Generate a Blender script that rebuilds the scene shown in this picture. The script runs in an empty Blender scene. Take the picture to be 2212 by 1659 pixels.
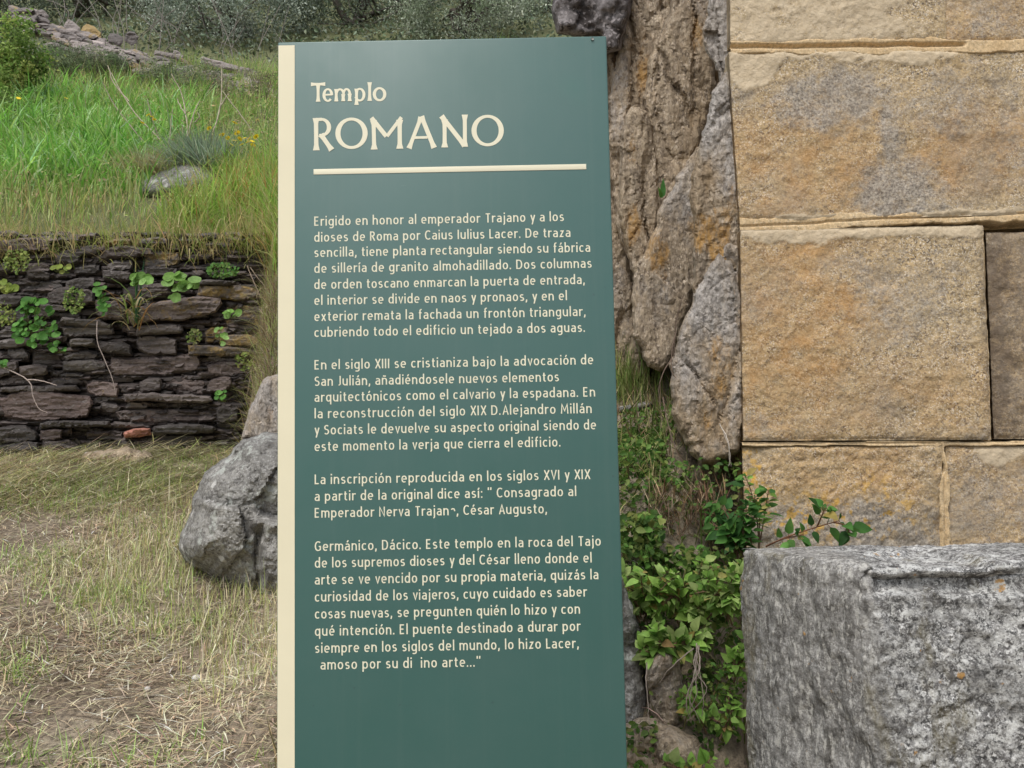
import bpy, math, random
import numpy as np
from mathutils import Matrix, Vector
from mathutils.geometry import delaunay_2d_cdt

random.seed(7)
RNG = np.random.default_rng(11)
SC = bpy.context.scene
COL = SC.collection
PI = math.pi

# ------------------------------------------------------------------ camera
PITCH, ROLL = 0.08060107, -0.01922354
LENS = 32.0
F = np.array([0, math.cos(PITCH), math.sin(PITCH)])
U0 = np.array([0, -math.sin(PITCH), math.cos(PITCH)])
R0 = np.array([1.0, 0, 0])
R = R0 * math.cos(ROLL) + U0 * math.sin(ROLL)
U = U0 * math.cos(ROLL) - R0 * math.sin(ROLL)
cam = bpy.data.cameras.new('camera')
cam.lens = LENS
cam.sensor_width = 36
cam.clip_start = 0.05
cam.clip_end = 2000
camo = bpy.data.objects.new('camera', cam)
COL.objects.link(camo)
m = Matrix.Identity(4)
for i in range(3):
    m[i][0], m[i][1], m[i][2] = R[i], U[i], -F[i]
camo.matrix_world = m
SC.camera = camo

# ------------------------------------------------------------------ sky and sun
SUN_EL, SUN_AZ = math.radians(58), math.radians(205)      # azimuth clockwise from +Y
w = bpy.data.worlds.new("World")
SC.world = w
w.use_nodes = True
nt = w.node_tree
bg = nt.nodes['Background']
sky = nt.nodes.new('ShaderNodeTexSky')
sky.sky_type = 'NISHITA'
sky.sun_disc = False
sky.sun_elevation = SUN_EL
sky.sun_rotation = SUN_AZ
sky.dust_density = 2.0
sky.ozone_density = 1.0
hs = nt.nodes.new('ShaderNodeHueSaturation')
hs.inputs['Saturation'].default_value = 0.42
nt.links.new(sky.outputs[0], hs.inputs['Color'])
nt.links.new(hs.outputs[0], bg.inputs['Color'])
bg.inputs['Strength'].default_value = 0.12
sl = bpy.data.lights.new('sun', 'SUN')
sl.energy = 1.4
sl.angle = math.radians(25)
sl.color = (1.0, 0.96, 0.9)
so = bpy.data.objects.new('sun', sl)
COL.objects.link(so)
sd = Vector((math.sin(SUN_AZ) * math.cos(SUN_EL), math.cos(SUN_AZ) * math.cos(SUN_EL), math.sin(SUN_EL)))
so.rotation_euler = sd.to_track_quat('Z', 'Y').to_euler()
so.location = (0, -5, 20)
SC.view_settings.view_transform = 'Standard'
SC.view_settings.look = 'None'
SC.view_settings.exposure = 0.72
SC.view_settings.gamma = 1.0
SC.view_settings.use_curve_mapping = False

# ------------------------------------------------------------------ helpers
FPX = 2212 * LENS / 36


def at(px, py, Y):
    """A sight line through the photograph (2212 px wide) met at distance Y -> world points (arrays allowed)."""
    px, py, Y = np.broadcast_arrays(np.asarray(px, float), np.asarray(py, float), np.asarray(Y, float))
    d = F[:, None] + R[:, None] * ((px.ravel() - 1106) / FPX) + U[:, None] * ((829.5 - py.ravel()) / FPX)
    p = d * (Y.ravel() / d[1])
    return p.T.reshape(px.shape + (3,))


def P3(px, py, Y):
    return at(px, py, Y).reshape(3)


def _h(ix, iy, iz, s):
    n = (ix.astype(np.uint32) * np.uint32(374761393)) ^ (iy.astype(np.uint32) * np.uint32(668265263)) ^ (iz.astype(np.uint32) * np.uint32(2147483647)) ^ np.uint32((s * 974634777) & 0xffffffff)
    n = (n ^ (n >> np.uint32(13))) * np.uint32(1274126177)
    n = (n ^ (n >> np.uint32(15))) * np.uint32(2246822519)
    n = n ^ (n >> np.uint32(14))
    return n.astype(np.float64) / 4294967295.0


def vnoise(p, s=0):
    f = np.floor(p)
    i = f.astype(np.int64)
    t = p - f
    t = t * t * t * (t * (t * 6 - 15) + 10)
    x, y, z = i[..., 0], i[..., 1], i[..., 2]
    tx, ty, tz = t[..., 0], t[..., 1], t[..., 2]
    r = 0
    for a in (0, 1):
        for b in (0, 1):
            for c in (0, 1):
                r = r + _h(x + a, y + b, z + c, s) * (tx if a else 1 - tx) * (ty if b else 1 - ty) * (tz if c else 1 - tz)
    return r * 2 - 1


def fbm(p, scale=1.0, octv=4, s=0, gain=.5):
    p = np.asarray(p, float) * scale
    a, r, n = 1.0, 0, 0
    for k in range(octv):
        r = r + a * vnoise(p + 17.3 * k, s + k)
        n += a
        a *= gain
        p = p * 2.03
    return r / n


def facet(p, scale, seed=0, tilt=.3, step=.5):
    """fractured rock: every cell of a jittered lattice is a plane of its own. returns offset, crack(0..1)"""
    q = np.asarray(p, float) * np.asarray(scale, float)
    b0 = np.floor(q).astype(np.int64)
    best = np.full(len(q), 1e9)
    sec = np.full(len(q), 1e9)
    off = np.zeros(len(q))
    for a in (-1, 0, 1):
        for b in (-1, 0, 1):
            for c in (-1, 0, 1):
                ix, iy, iz = b0[:, 0] + a, b0[:, 1] + b, b0[:, 2] + c
                h = [_h(ix, iy, iz, seed * 7 + k) for k in range(6)]
                dv = q - np.stack([ix + h[0], iy + h[1], iz + h[2]], 1)
                d = (dv ** 2).sum(1)
                o = step * (h[3] - .5) + tilt * (dv[:, 0] * (h[4] * 2 - 1) + dv[:, 2] * (h[5] * 2 - 1))
                n_ = d < best
                sec = np.where(n_, best, np.minimum(sec, d))
                off = np.where(n_, o, off)
                best = np.where(n_, d, best)
    return off, np.clip(1 - (np.sqrt(sec) - np.sqrt(best)) / .12, 0, 1)


def sstep(a, b, x):
    t = np.clip((np.asarray(x, float) - a) / (b - a), 0, 1)
    return t * t * (3 - 2 * t)


def tag(o, label=None, cat=None, group=None, kind=None):
    if label: o['label'] = label
    if cat: o['category'] = cat
    if group: o['group'] = group
    if kind: o['kind'] = kind
    return o


def mesh(name, V, faces, mat, parent=None, attrs=None, smooth=True):
    """faces: list of int arrays (n,k)"""
    V = np.asarray(V, np.float32)
    me = bpy.data.meshes.new(name)
    me.vertices.add(len(V))
    me.vertices.foreach_set('co', V.ravel())
    fs = [np.asarray(f, np.int32) for f in faces if len(f)]
    loops = np.concatenate([f.ravel() for f in fs])
    tot = np.concatenate([np.full(len(f), f.shape[1], np.int32) for f in fs])
    start = np.concatenate([[0], np.cumsum(tot)[:-1]]).astype(np.int32)
    me.loops.add(len(loops))
    me.loops.foreach_set('vertex_index', loops)
    me.polygons.add(len(tot))
    me.polygons.foreach_set('loop_start', start)
    me.update(calc_edges=True)
    me.validate()
    me.polygons.foreach_set('use_smooth', np.full(len(me.polygons), bool(smooth)))
    for k, a in (attrs or {}).items():
        a = np.asarray(a, np.float32)
        if a.ndim == 1:
            me.attributes.new(k, 'FLOAT', 'POINT').data.foreach_set('value', a)
        else:
            c = np.ones((len(a), 4), np.float32)
            c[:, :3] = a
            me.attributes.new(k, 'FLOAT_COLOR', 'POINT').data.foreach_set('color', c.ravel())
    me.materials.append(mat)
    o = bpy.data.objects.new(name, me)
    COL.objects.link(o)
    if parent is not None:
        o.parent = parent
        o.matrix_parent_inverse = Matrix.Translation(-Vector(parent.location))
    return o


def thing(name, loc, label, cat, group=None):
    o = bpy.data.objects.new(name, None)
    o.location = Vector([float(c) for c in loc])
    o.empty_display_size = .05
    COL.objects.link(o)
    return tag(o, label, cat, group)


class Acc:
    """collects pieces of one mesh"""
    def __init__(s):
        s.V, s.F, s.A, s.n = [], {}, {}, 0

    def add(s, V, faces, **attrs):
        V = np.asarray(V, float)
        for f in faces:
            f = np.asarray(f, int)
            if len(f):
                s.F.setdefault(f.shape[1], []).append(f + s.n)
        for k, a in attrs.items():
            a = np.asarray(a, float)
            if k in ('tint',):
                a = np.broadcast_to(a, (len(V), 3)) if a.ndim < 2 else a
            else:
                a = np.broadcast_to(a, (len(V),))
            s.A.setdefault(k, []).append(a)
        s.V.append(V)
        s.n += len(V)

    def build(s, name, mat, parent=None, smooth=True):
        return mesh(name, np.concatenate(s.V), [np.concatenate(f) for f in s.F.values()], mat, parent,
                    {k: np.concatenate(a) for k, a in s.A.items()}, smooth)


def grid_faces(nu, nv, off=0):
    i = np.arange(nu * nv).reshape(nu, nv) + off
    return np.stack([i[:-1, :-1].ravel(), i[1:, :-1].ravel(), i[1:, 1:].ravel(), i[:-1, 1:].ravel()], 1)


def resample(poly, step):
    poly = np.asarray(poly, float)
    out = []
    for i in range(len(poly)):
        a, b = poly[i], poly[(i + 1) % len(poly)]
        n = max(1, int(np.hypot(*(b - a)) / step))
        for k in range(n):
            out.append(a + (b - a) * k / n)
    return np.array(out)


def chaikin(poly, n=1):
    poly = np.asarray(poly, float)
    for _ in range(n):
        q = np.roll(poly, -1, 0)
        poly = np.stack([poly * .75 + q * .25, poly * .25 + q * .75], 1).reshape(-1, 2)
    return poly


def inside(pts, poly):
    x, y = pts[:, 0], pts[:, 1]
    c = np.zeros(len(pts), bool)
    for i in range(len(poly)):
        a, b = poly[i], poly[i - 1]
        cond = ((a[1] > y) != (b[1] > y)) & (x < (b[0] - a[0]) * (y - a[1]) / (b[1] - a[1] + 1e-12) + a[0])
        c ^= cond
    return c


def dist_edge(pts, poly):
    d = np.full(len(pts), 1e9)
    for i in range(len(poly)):
        a, b = poly[i], poly[(i + 1) % len(poly)]
        ab = b - a
        t = np.clip(((pts - a) @ ab) / (ab @ ab + 1e-12), 0, 1)
        d = np.minimum(d, np.hypot(*(pts - a - t[:, None] * ab).T))
    return d


def pillow(poly, Y, T, Rpx, step, back=.2, edge=2.0, disp=None, seed=0, smooth=0, Yf=None):
    """A rock whose outline (photo px) is given at its own distance Y: domed face, rim pulled back by T, body `back` deep.
    returns V, tris, ring quads, interior pixel coords"""
    base = chaikin(poly, smooth) if smooth else np.asarray(poly, float)
    ring = resample(base, step)
    p3 = np.stack([ring[:, 0], ring[:, 1], np.zeros(len(ring))], 1)
    ring = ring + edge * np.stack([fbm(p3, 1 / (6 * step), 3, seed), fbm(p3 + 50, 1 / (6 * step), 3, seed)], 1)
    x0, y0 = ring.min(0)
    x1, y1 = ring.max(0)
    gx, gy = np.meshgrid(np.arange(x0, x1, step), np.arange(y0, y1, step))
    g = np.stack([gx.ravel(), gy.ravel()], 1)
    rr = np.random.default_rng(seed + 5)
    g = g + rr.uniform(-.28, .28, g.shape) * step
    g = g[inside(g, ring)]
    if len(g):
        de = dist_edge(g, ring)
        g = g[de > step * .55]
    n = len(ring)
    co = [Vector(c) for c in np.concatenate([ring, g])]
    res = delaunay_2d_cdt(co, [(i, (i + 1) % n) for i in range(n)], [], 1, 1e-5)
    v2 = np.array([tuple(c) for c in res[0]])
    tris = np.array([f for f in res[2] if len(f) == 3], int).reshape(-1, 3)
    d = dist_edge(v2, ring)
    t = np.clip(d / Rpx, 0, 1)
    prof = np.sqrt(np.clip(1 - (1 - t) ** 2, 0, 1))
    Yv = (Yf(v2) if Yf is not None else np.full(len(v2), float(Y))) + T * (1 - prof)
    if disp is not None:
        w0 = at(v2[:, 0], v2[:, 1], np.full(len(v2), float(Y)))
        Yv = Yv + disp(w0, v2) * np.clip(d / (2 * step), .25, 1)
    V = at(v2[:, 0], v2[:, 1], Yv)
    # orient triangles to face the camera
    a, b, c = V[tris[:, 0]], V[tris[:, 1]], V[tris[:, 2]]
    flip = np.einsum('ij,ij->i', np.cross(b - a, c - a), a) > 0
    tris[flip] = tris[flip][:, ::-1]
    # rim -> body (rim vertices are those on the boundary edges)
    e = np.concatenate([tris[:, [0, 1]], tris[:, [1, 2]], tris[:, [2, 0]]])
    key = np.sort(e, 1)
    _, idx, cnt = np.unique(key, axis=0, return_index=True, return_counts=True)
    be = e[idx[cnt == 1]]
    bv = np.unique(be)
    mp = -np.ones(len(V), int)
    mp[bv] = len(V) + np.arange(len(bv))
    Bk = V[bv] * ((V[bv][:, 1] + back) / V[bv][:, 1])[:, None]
    quads = np.stack([be[:, 1], be[:, 0], mp[be[:, 0]], mp[be[:, 1]]], 1)
    cen = Bk.mean(0)
    V2 = np.concatenate([V, Bk, cen[None]])
    ci = len(V2) - 1
    caps = np.stack([mp[be[:, 1]], mp[be[:, 0]], np.full(len(be), ci)], 1)
    pix = np.concatenate([v2, v2[bv], [ring.mean(0)]])
    return V2, np.concatenate([tris, caps]), quads, pix


def tube(pts, r0, r1, sides=5):
    pts = np.asarray(pts, float)
    n = len(pts)
    tg = np.gradient(pts, axis=0)
    tg /= np.linalg.norm(tg, axis=1)[:, None] + 1e-9
    up = np.array([.31, .17, .93])
    a = np.cross(tg, up)
    a /= np.linalg.norm(a, axis=1)[:, None] + 1e-9
    b = np.cross(tg, a)
    rr = np.linspace(r0, r1, n)[:, None, None]
    th = np.arange(sides) * 2 * PI / sides
    V = pts[:, None] + rr * (np.cos(th)[None, :, None] * a[:, None] + np.sin(th)[None, :, None] * b[:, None])
    i = np.arange(n * sides).reshape(n, sides)
    j = np.roll(i, -1, 1)
    f = np.stack([i[:-1].ravel(), j[:-1].ravel(), j[1:].ravel(), i[1:].ravel()], 1)
    return V.reshape(-1, 3), f


def curve_pts(ctrl, n=12):
    ctrl = np.asarray(ctrl, float)
    t = np.linspace(0, len(ctrl) - 1, n)
    i = np.clip(t.astype(int), 0, len(ctrl) - 2)
    u = (t - i)[:, None]
    g = lambda k: ctrl[np.clip(k, 0, len(ctrl) - 1)]
    p0, p1, p2, p3 = g(i - 1), g(i), g(i + 1), g(i + 2)
    return .5 * (2 * p1 + (p2 - p0) * u + (2 * p0 - 5 * p1 + 4 * p2 - p3) * u ** 2 + (3 * p1 - p0 - 3 * p2 + p3) * u ** 3)


def blades(base, h, width, az, lean, curl, tint, levels=4):
    """grass blades as curved strips. base (n,3); h,width,az,lean (rad from vertical),curl arrays"""
    n = len(base)
    h, width, az, lean, curl = [np.broadcast_to(np.asarray(a, float), (n,)) for a in (h, width, az, lean, curl)]
    d = np.stack([np.cos(az), np.sin(az), np.zeros(n)], 1)
    sd = np.stack([-np.sin(az), np.cos(az), np.zeros(n)], 1)
    pos = base.copy()
    V = np.zeros((n, levels * 2 - 1, 3))
    seg = h / (levels - 1)
    for k in range(levels):
        t = k / (levels - 1)
        wd = width * .5 * (1 - t ** 1.8) * (0.75 + .5 * min(1, t * 3))
        if k < levels - 1:
            V[:, 2 * k] = pos - sd * wd[:, None]
            V[:, 2 * k + 1] = pos + sd * wd[:, None]
        else:
            V[:, 2 * k] = pos
        an = lean + curl * t
        pos = pos + seg[:, None] * (d * np.sin(an)[:, None] + np.array([0, 0, 1.0]) * np.cos(an)[:, None])
    o = (np.arange(n) * (levels * 2 - 1))[:, None]
    q = [np.array([2 * k, 2 * k + 1, 2 * k + 3, 2 * k + 2]) + o for k in range(levels - 2)]
    tr = np.array([2 * levels - 4, 2 * levels - 3, 2 * levels - 2]) + o
    tint = np.repeat(np.asarray(tint, float), levels * 2 - 1, 0)
    return V.reshape(-1, 3), [np.concatenate(q) if q else np.zeros((0, 4), int), tr], tint


def leaf_quads(cen, nrm, size, aspect, tint, rng):
    """small folded leaves: 2 quads each, random roll"""
    n = len(cen)
    nrm = nrm / (np.linalg.norm(nrm, axis=1)[:, None] + 1e-9)
    rnd = rng.normal(size=(n, 3))
    a = np.cross(nrm, rnd)
    a /= np.linalg.norm(a, axis=1)[:, None] + 1e-9
    b = np.cross(nrm, a)
    s = np.asarray(size)[:, None]
    V = np.zeros((n, 6, 3))
    L, W = s, s * aspect
    fold = nrm * s * .12
    V[:, 0] = cen - a * L * .5
    V[:, 1] = cen + a * L * .5 - nrm * s * .1
    V[:, 2] = cen - a * L * .15 + b * W * .5 + fold
    V[:, 3] = cen + a * L * .2 + b * W * .42 + fold
    V[:, 4] = cen - a * L * .15 - b * W * .5 + fold
    V[:, 5] = cen + a * L * .2 - b * W * .42 + fold
    o = (np.arange(n) * 6)[:, None]
    f = np.concatenate([np.array([0, 1, 3, 2]) + o, np.array([1, 0, 4, 5]) + o])
    return V.reshape(-1, 3), [f], np.repeat(tint, 6, 0)


# ------------------------------------------------------------------ materials
def mat(name):
    m_ = bpy.data.materials.new(name)
    m_.use_nodes = True
    t = m_.node_tree
    t.nodes.clear()
    out = t.nodes.new('ShaderNodeOutputMaterial')
    b = t.nodes.new('ShaderNodeBsdfPrincipled')
    t.links.new(b.outputs[0], out.inputs[0])
    return m_, t, b, out


class N:
    """tiny node-graph writer"""
    def __init__(s, t):
        s.t = t

    def new(s, typ, **kw):
        n = s.t.nodes.new(typ)
        for k, v in kw.items():
            setattr(n, k, v)
        return n

    def put(s, sock, v):
        if hasattr(v, 'is_output') or isinstance(v, bpy.types.NodeSocket):
            s.t.links.new(v, sock)
        elif isinstance(v, (tuple, list)) and len(v) == 3 and sock.type == 'RGBA':
            sock.default_value = (*v, 1)
        else:
            sock.default_value = v

    def coord(s, scale=(1, 1, 1)):
        tc = s.new('ShaderNodeNewGeometry')
        mp = s.new('ShaderNodeMapping')
        mp.inputs['Scale'].default_value = scale
        s.t.links.new(tc.outputs['Position'], mp.inputs['Vector'])
        return mp.outputs[0]

    def noise(s, vec, scale, detail=5, rough=.55, dist=0):
        n = s.new('ShaderNodeTexNoise')
        s.put(n.inputs['Vector'], vec)
        n.inputs['Scale'].default_value = scale
        n.inputs['Detail'].default_value = detail
        n.inputs['Roughness'].default_value = rough
        n.inputs['Distortion'].default_value = dist
        return n.outputs['Fac']

    def voro(s, vec, scale, feature='F1', out='Color', rnd=1):
        n = s.new('ShaderNodeTexVoronoi', feature=feature)
        s.put(n.inputs['Vector'], vec)
        n.inputs['Scale'].default_value = scale
        n.inputs['Randomness'].default_value = rnd
        return n.outputs[out]

    def ramp(s, fac, stops, interp='LINEAR'):
        n = s.new('ShaderNodeValToRGB')
        n.color_ramp.interpolation = interp
        e = n.color_ramp.elements
        while len(e) < len(stops):
            e.new(0.5)
        for i, (p, c) in enumerate(stops):
            e[i].position = p
            e[i].color = (*c, 1) if isinstance(c, (tuple, list)) else (c, c, c, 1)
        s.put(n.inputs[0], fac)
        return n.outputs[0]

    def mix(s, fac, a, b, mode='MIX'):
        n = s.new('ShaderNodeMix', data_type='RGBA', blend_type=mode)
        s.put(n.inputs[0], fac)
        s.put(n.inputs[6], a)
        s.put(n.inputs[7], b)
        return n.outputs[2]

    def math(s, op, a, b=0.0, clamp=False):
        n = s.new('ShaderNodeMath', operation=op, use_clamp=clamp)
        s.put(n.inputs[0], a)
        s.put(n.inputs[1], b)
        return n.outputs[0]

    def attr(s, name, out='Fac'):
        n = s.new('ShaderNodeAttribute', attribute_name=name)
        return n.outputs[out]

    def sep(s, c):
        n = s.new('ShaderNodeSeparateColor')
        s.put(n.inputs[0], c)
        return n.outputs[0]

    def bump(s, h, strength, dist, prev=None):
        n = s.new('ShaderNodeBump')
        n.inputs['Strength'].default_value = strength
        n.inputs['Distance'].default_value = dist
        s.put(n.inputs['Height'], h)
        if prev is not None:
            s.put(n.inputs['Normal'], prev)
        return n.outputs[0]


def m_granite(name, base_a, base_b, dark, light, cell, dark_amt, light_amt, scale=(1, 1, 1), big=2.5,
              extra=None, bump=.6, bd=.004, rough=.85, patch=9.0, patch_dark=None):
    """speckled crystalline rock"""
    m_, t, b, _ = mat(name)
    g = N(t)
    v = g.coord(scale)
    c = g.mix(g.ramp(g.noise(v, big, 6, .6), [(.35, 0.), (.65, 1.)]), base_a, base_b)
    med = g.noise(v, patch, 6, .65)
    if patch_dark is not None:
        c = g.mix(g.ramp(med, [(.44, 0.), (.62, 1.)]), c, patch_dark)
    fine = g.noise(v, cell * .55, 4, .7)
    c = g.mix(1.0, c, g.ramp(fine, [(.25, .55), (.5, 1.), (.75, 1.38)]), 'MULTIPLY')
    r = g.sep(g.voro(v, cell))
    r2 = g.sep(g.voro(v, cell * 1.7))
    cl = g.ramp(g.noise(v, 14, 4, .6), [(.35, .3), (.65, 1.)])
    c = g.mix(g.math('MULTIPLY', g.ramp(r, [(dark_amt * .7, .85), (dark_amt, 0.)]), cl), c, dark)
    c = g.mix(g.math('MULTIPLY', g.ramp(r2, [(1 - light_amt, 0.), (1 - light_amt * .7, .9)]), cl), c, light)
    if extra:
        c = extra(g, v, c)
    g.put(b.inputs['Base Color'], c)
    b.inputs['Roughness'].default_value = rough
    b.inputs['Specular IOR Level'].default_value = .25
    hgt = g.math('ADD', g.math('MULTIPLY', fine, .7), g.math('MULTIPLY', r, .5))
    nb = g.bump(hgt, bump, bd)
    nb = g.bump(g.noise(v, cell * .12, 5, .6), .5, bd * 4, nb)
    g.put(b.inputs['Normal'], nb)
    return m_


def m_tint(name, rough=.6, trans=.35, spec=.3, noise_amt=.25, scale=60):
    """foliage: colour per leaf from the 'tint' attribute, some light passing through"""
    m_, t, b, out = mat(name)
    g = N(t)
    c = g.attr('tint', 'Color')
    if noise_amt:
        c = g.mix(noise_amt, c, g.ramp(g.noise(g.coord(), scale, 2), [(.3, .35), (.7, 1.5)]), 'MULTIPLY')
    g.put(b.inputs['Base Color'], c)
    b.inputs['Roughness'].default_value = rough
    b.inputs['Specular IOR Level'].default_value = spec
    if trans:
        tr = g.new('ShaderNodeBsdfTranslucent')
        g.put(tr.inputs[0], c)
        mx = g.new('ShaderNodeMixShader')
        mx.inputs[0].default_value = trans
        t.links.new(b.outputs[0], mx.inputs[1])
        t.links.new(tr.outputs[0], mx.inputs[2])
        t.links.new(mx.outputs[0], out.inputs[0])
    return m_


M = {}
# temple ashlars: warm sandy granite, coloured by real stain masks
def _ashlar(g, v, c):
    warp = g.noise(v, 6, 5, .6)
    c = g.mix(g.math('MULTIPLY', g.attr('orange'), g.ramp(g.noise(v, 16, 6, .65), [(.32, .08), (.62, .85)])), c, (.47, .26, .095))
    gy = g.ramp(g.math('ADD', g.attr('grey'), g.math('MULTIPLY', g.math('SUBTRACT', g.noise(v, 34, 8, .8), .5), 2.2)), [(.26, 0.), (.82, .85)])
    c = g.mix(gy, c, g.mix(g.ramp(g.noise(v, 150, 4, .7), [(.35, 0.), (.62, 1.)]), (.12, .11, .105), (.50, .45, .38)))
    dk = g.ramp(g.math('ADD', g.attr('dark'), g.math('MULTIPLY', g.math('SUBTRACT', g.noise(v, 40, 8, .8), .5), 1.8)), [(.35, 0.), (.9, .9)])
    c = g.mix(dk, c, g.mix(g.noise(v, 120, 3), (.07, .055, .05), (.21, .155, .10)))
    li = g.math('MULTIPLY', g.attr('lichen'), g.ramp(g.noise(v, 45, 4, .6), [(.53, 0.), (.6, 1.)]))
    c = g.mix(li, c, (.56, .33, .06))
    pit = g.noise(v, 48, 7, .8)
    c = g.mix(g.ramp(pit, [(.56, 0.), (.66, .7)]), c, (.15, .115, .08))
    c = g.mix(g.ramp(g.noise(v, 3.3, 7, .75), [(.50, 0.), (.66, .5)]), c, g.mix(g.noise(v, 130, 4), (.20, .165, .125), (.46, .40, .32)))
    pl = g.ramp(g.math('ADD', g.attr('pale'), g.math('MULTIPLY', g.math('SUBTRACT', g.noise(v, 70, 6, .8), .5), .5)), [(.44, 0.), (.58, 1.)])
    c = g.mix(g.math('MULTIPLY', pl, .9), c, g.mix(g.noise(v, 60, 5), (.50, .39, .25), (.66, .56, .41)))
    return c
M['ashlar'] = m_granite('ochre_granite', (.50, .368, .205), (.42, .325, .195), (.10, .08, .068), (.74, .66, .54), 200, .22, .22, big=4, extra=_ashlar, bump=.9, bd=.004)
M['mortar'] = m_granite('lime_mortar', (.60, .46, .28), (.55, .39, .21), (.3, .22, .14), (.68, .58, .42), 220, .05, .08, big=9, bump=.5, bd=.002)
# grey lichened granite
def _block(g, v, c):
    st = g.attr('streak_shade')
    vs = g.coord((1, 1, .38))
    # front: lichen crusts, black and near white, in crowded small patches
    p = g.noise(v, 17, 9, .82)
    f = g.mix(g.ramp(p, [(.48, 0.), (.56, .8)]), c, (.06, .054, .052))
    q = g.noise(g.coord((1.1, 1, 1.3)), 28, 8, .8)
    f = g.mix(g.ramp(q, [(.50, 0.), (.57, .92)]), f, (.58, .58, .555))
    p2 = g.noise(v, 75, 5, .75)
    f = g.mix(g.ramp(p2, [(.53, 0.), (.58, .85)]), f, (.042, .042, .042))
    q2 = g.noise(g.coord((1, 1.2, 1)), 120, 4, .7)
    f = g.mix(g.ramp(q2, [(.56, 0.), (.61, .85)]), f, (.66, .655, .63))
    f = g.mix(g.ramp(g.noise(v, 5.2, 8, .75), [(.42, .7), (.52, 0.)]), f, g.mix(g.ramp(g.noise(v, 85, 6, .8), [(.44, 0.), (.58, 1.)]), (.028, .027, .026), (.36, .355, .335)))
    # side: brownish grey, washed in vertical runs; colour also stands in for shading
    sd = g.mix(g.ramp(g.noise(vs, 42, 7, .75), [(.42, 0.), (.62, .85)]), g.mix(.5, c, (.29, .275, .25)), (.075, .070, .062))
    sd = g.mix(g.ramp(g.noise(g.coord((1, 1.2, .45)), 80, 6, .75), [(.52, 0.), (.59, .85)]), sd, (.50, .485, .445))
    sd = g.mix(g.ramp(p2, [(.57, 0.), (.68, .7)]), sd, (.05, .048, .045))
    c = g.mix(st, f, sd)
    r = g.noise(g.coord((1, 1, .4)), 6, 8, .75)
    c = g.mix(g.ramp(r, [(.54, 0.), (.64, .6)]), c, (.15, .125, .055))
    s = g.noise(v, 26, 5, .6)
    c = g.mix(g.ramp(s, [(.685, 0.), (.715, .8)]), c, (.40, .22, .06))
    return c
M['block'] = m_granite('weathered_grey_granite', (.25, .248, .243), (.37, .365, .35), (.04, .04, .042), (.70, .70, .68), 210, .2, .24, big=5, extra=_block, bump=.9, bd=.005)
def _boulder(g, v, c):
    p = g.noise(v, 9, 9, .8)
    c = g.mix(g.ramp(p, [(.46, 0.), (.62, .85)]), c, (.085, .08, .073))
    p2 = g.noise(g.coord((1, 1, .6)), 34, 6, .75)
    c = g.mix(g.ramp(p2, [(.54, 0.), (.66, .8)]), c, (.075, .07, .065))
    q = g.noise(v, 8, 7, .72)
    c = g.mix(g.ramp(q, [(.57, 0.), (.63, .75)]), c, g.mix(g.noise(v, 60, 3), (.36, .385, .345), (.50, .51, .47)))
    s = g.voro(v, 7, 'F1', 'Distance')
    c = g.mix(g.ramp(g.math('ADD', s, g.math('MULTIPLY', g.noise(v, 40, 5, .7), .25)), [(.24, .8), (.29, 0.)]), c, (.53, .52, .49))
    o = g.noise(v, 6, 7, .7)
    c = g.mix(g.ramp(o, [(.60, 0.), (.70, .65)]), c, (.20, .15, .07))
    return c
M['boulder'] = m_granite('lichened_boulder', (.20, .194, .18), (.28, .27, .247), (.07, .065, .06), (.44, .43, .41), 110, .14, .14, big=3, extra=_boulder, bump=.8, bd=.008)
# outcrop: brown-grey rock with vertical grain, rust lichen by mask
def _rock(g, v, c):
    gr = g.coord((1, 1, .16))
    p = g.noise(gr, 26, 9, .78)
    c = g.mix(g.ramp(p, [(.47, 0.), (.66, .75)]), c, (.115, .085, .058))
    c = g.mix(g.ramp(p, [(.30, .75), (.45, 0.)]), c, (.58, .475, .345))
    big = g.noise(g.coord((1, 1, .5)), 5, 6, .7)
    c = g.mix(g.ramp(big, [(.52, 0.), (.68, .6)]), c, g.mix(g.noise(gr, 60, 4), (.16, .105, .05), (.30, .20, .095)))
    gz = g.ramp(g.math('ADD', g.attr('grey'), g.math('MULTIPLY', g.math('SUBTRACT', g.noise(v, 11, 8, .78), .5), 2.2)), [(.24, 0.), (.85, .8)])
    c = g.mix(gz, c, g.mix(g.ramp(g.noise(v, 75, 6, .8), [(.36, 0.), (.62, 1.)]), (.105, .10, .098), (.52, .485, .45)))
    o = g.ramp(g.math('ADD', g.math('MULTIPLY', g.attr('orange'), 1.02), g.math('MULTIPLY', g.math('SUBTRACT', g.noise(g.coord((1, 1, .5)), 24, 9, .82), .5), 2.6)), [(.52, 0.), (.95, .85)])
    c = g.mix(o, c, g.mix(g.noise(v, 45, 5, .7), (.25, .125, .03), (.46, .27, .08)))
    return c
M['rock'] = m_granite('brown_schist_rock', (.37, .285, .19), (.29, .24, .18), (.09, .07, .055), (.55, .46, .36), 120, .2, .2, scale=(1, 1, .55), big=3, extra=_rock, bump=1.0, bd=.009)
M['darkrock'] = m_granite('dark_purplish_granite', (.19, .175, .175), (.26, .24, .238), (.03, .028, .028), (.34, .31, .31), 70, .2, .14, big=3, patch_dark=(.055, .047, .045), bump=.9, bd=.01)
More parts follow.
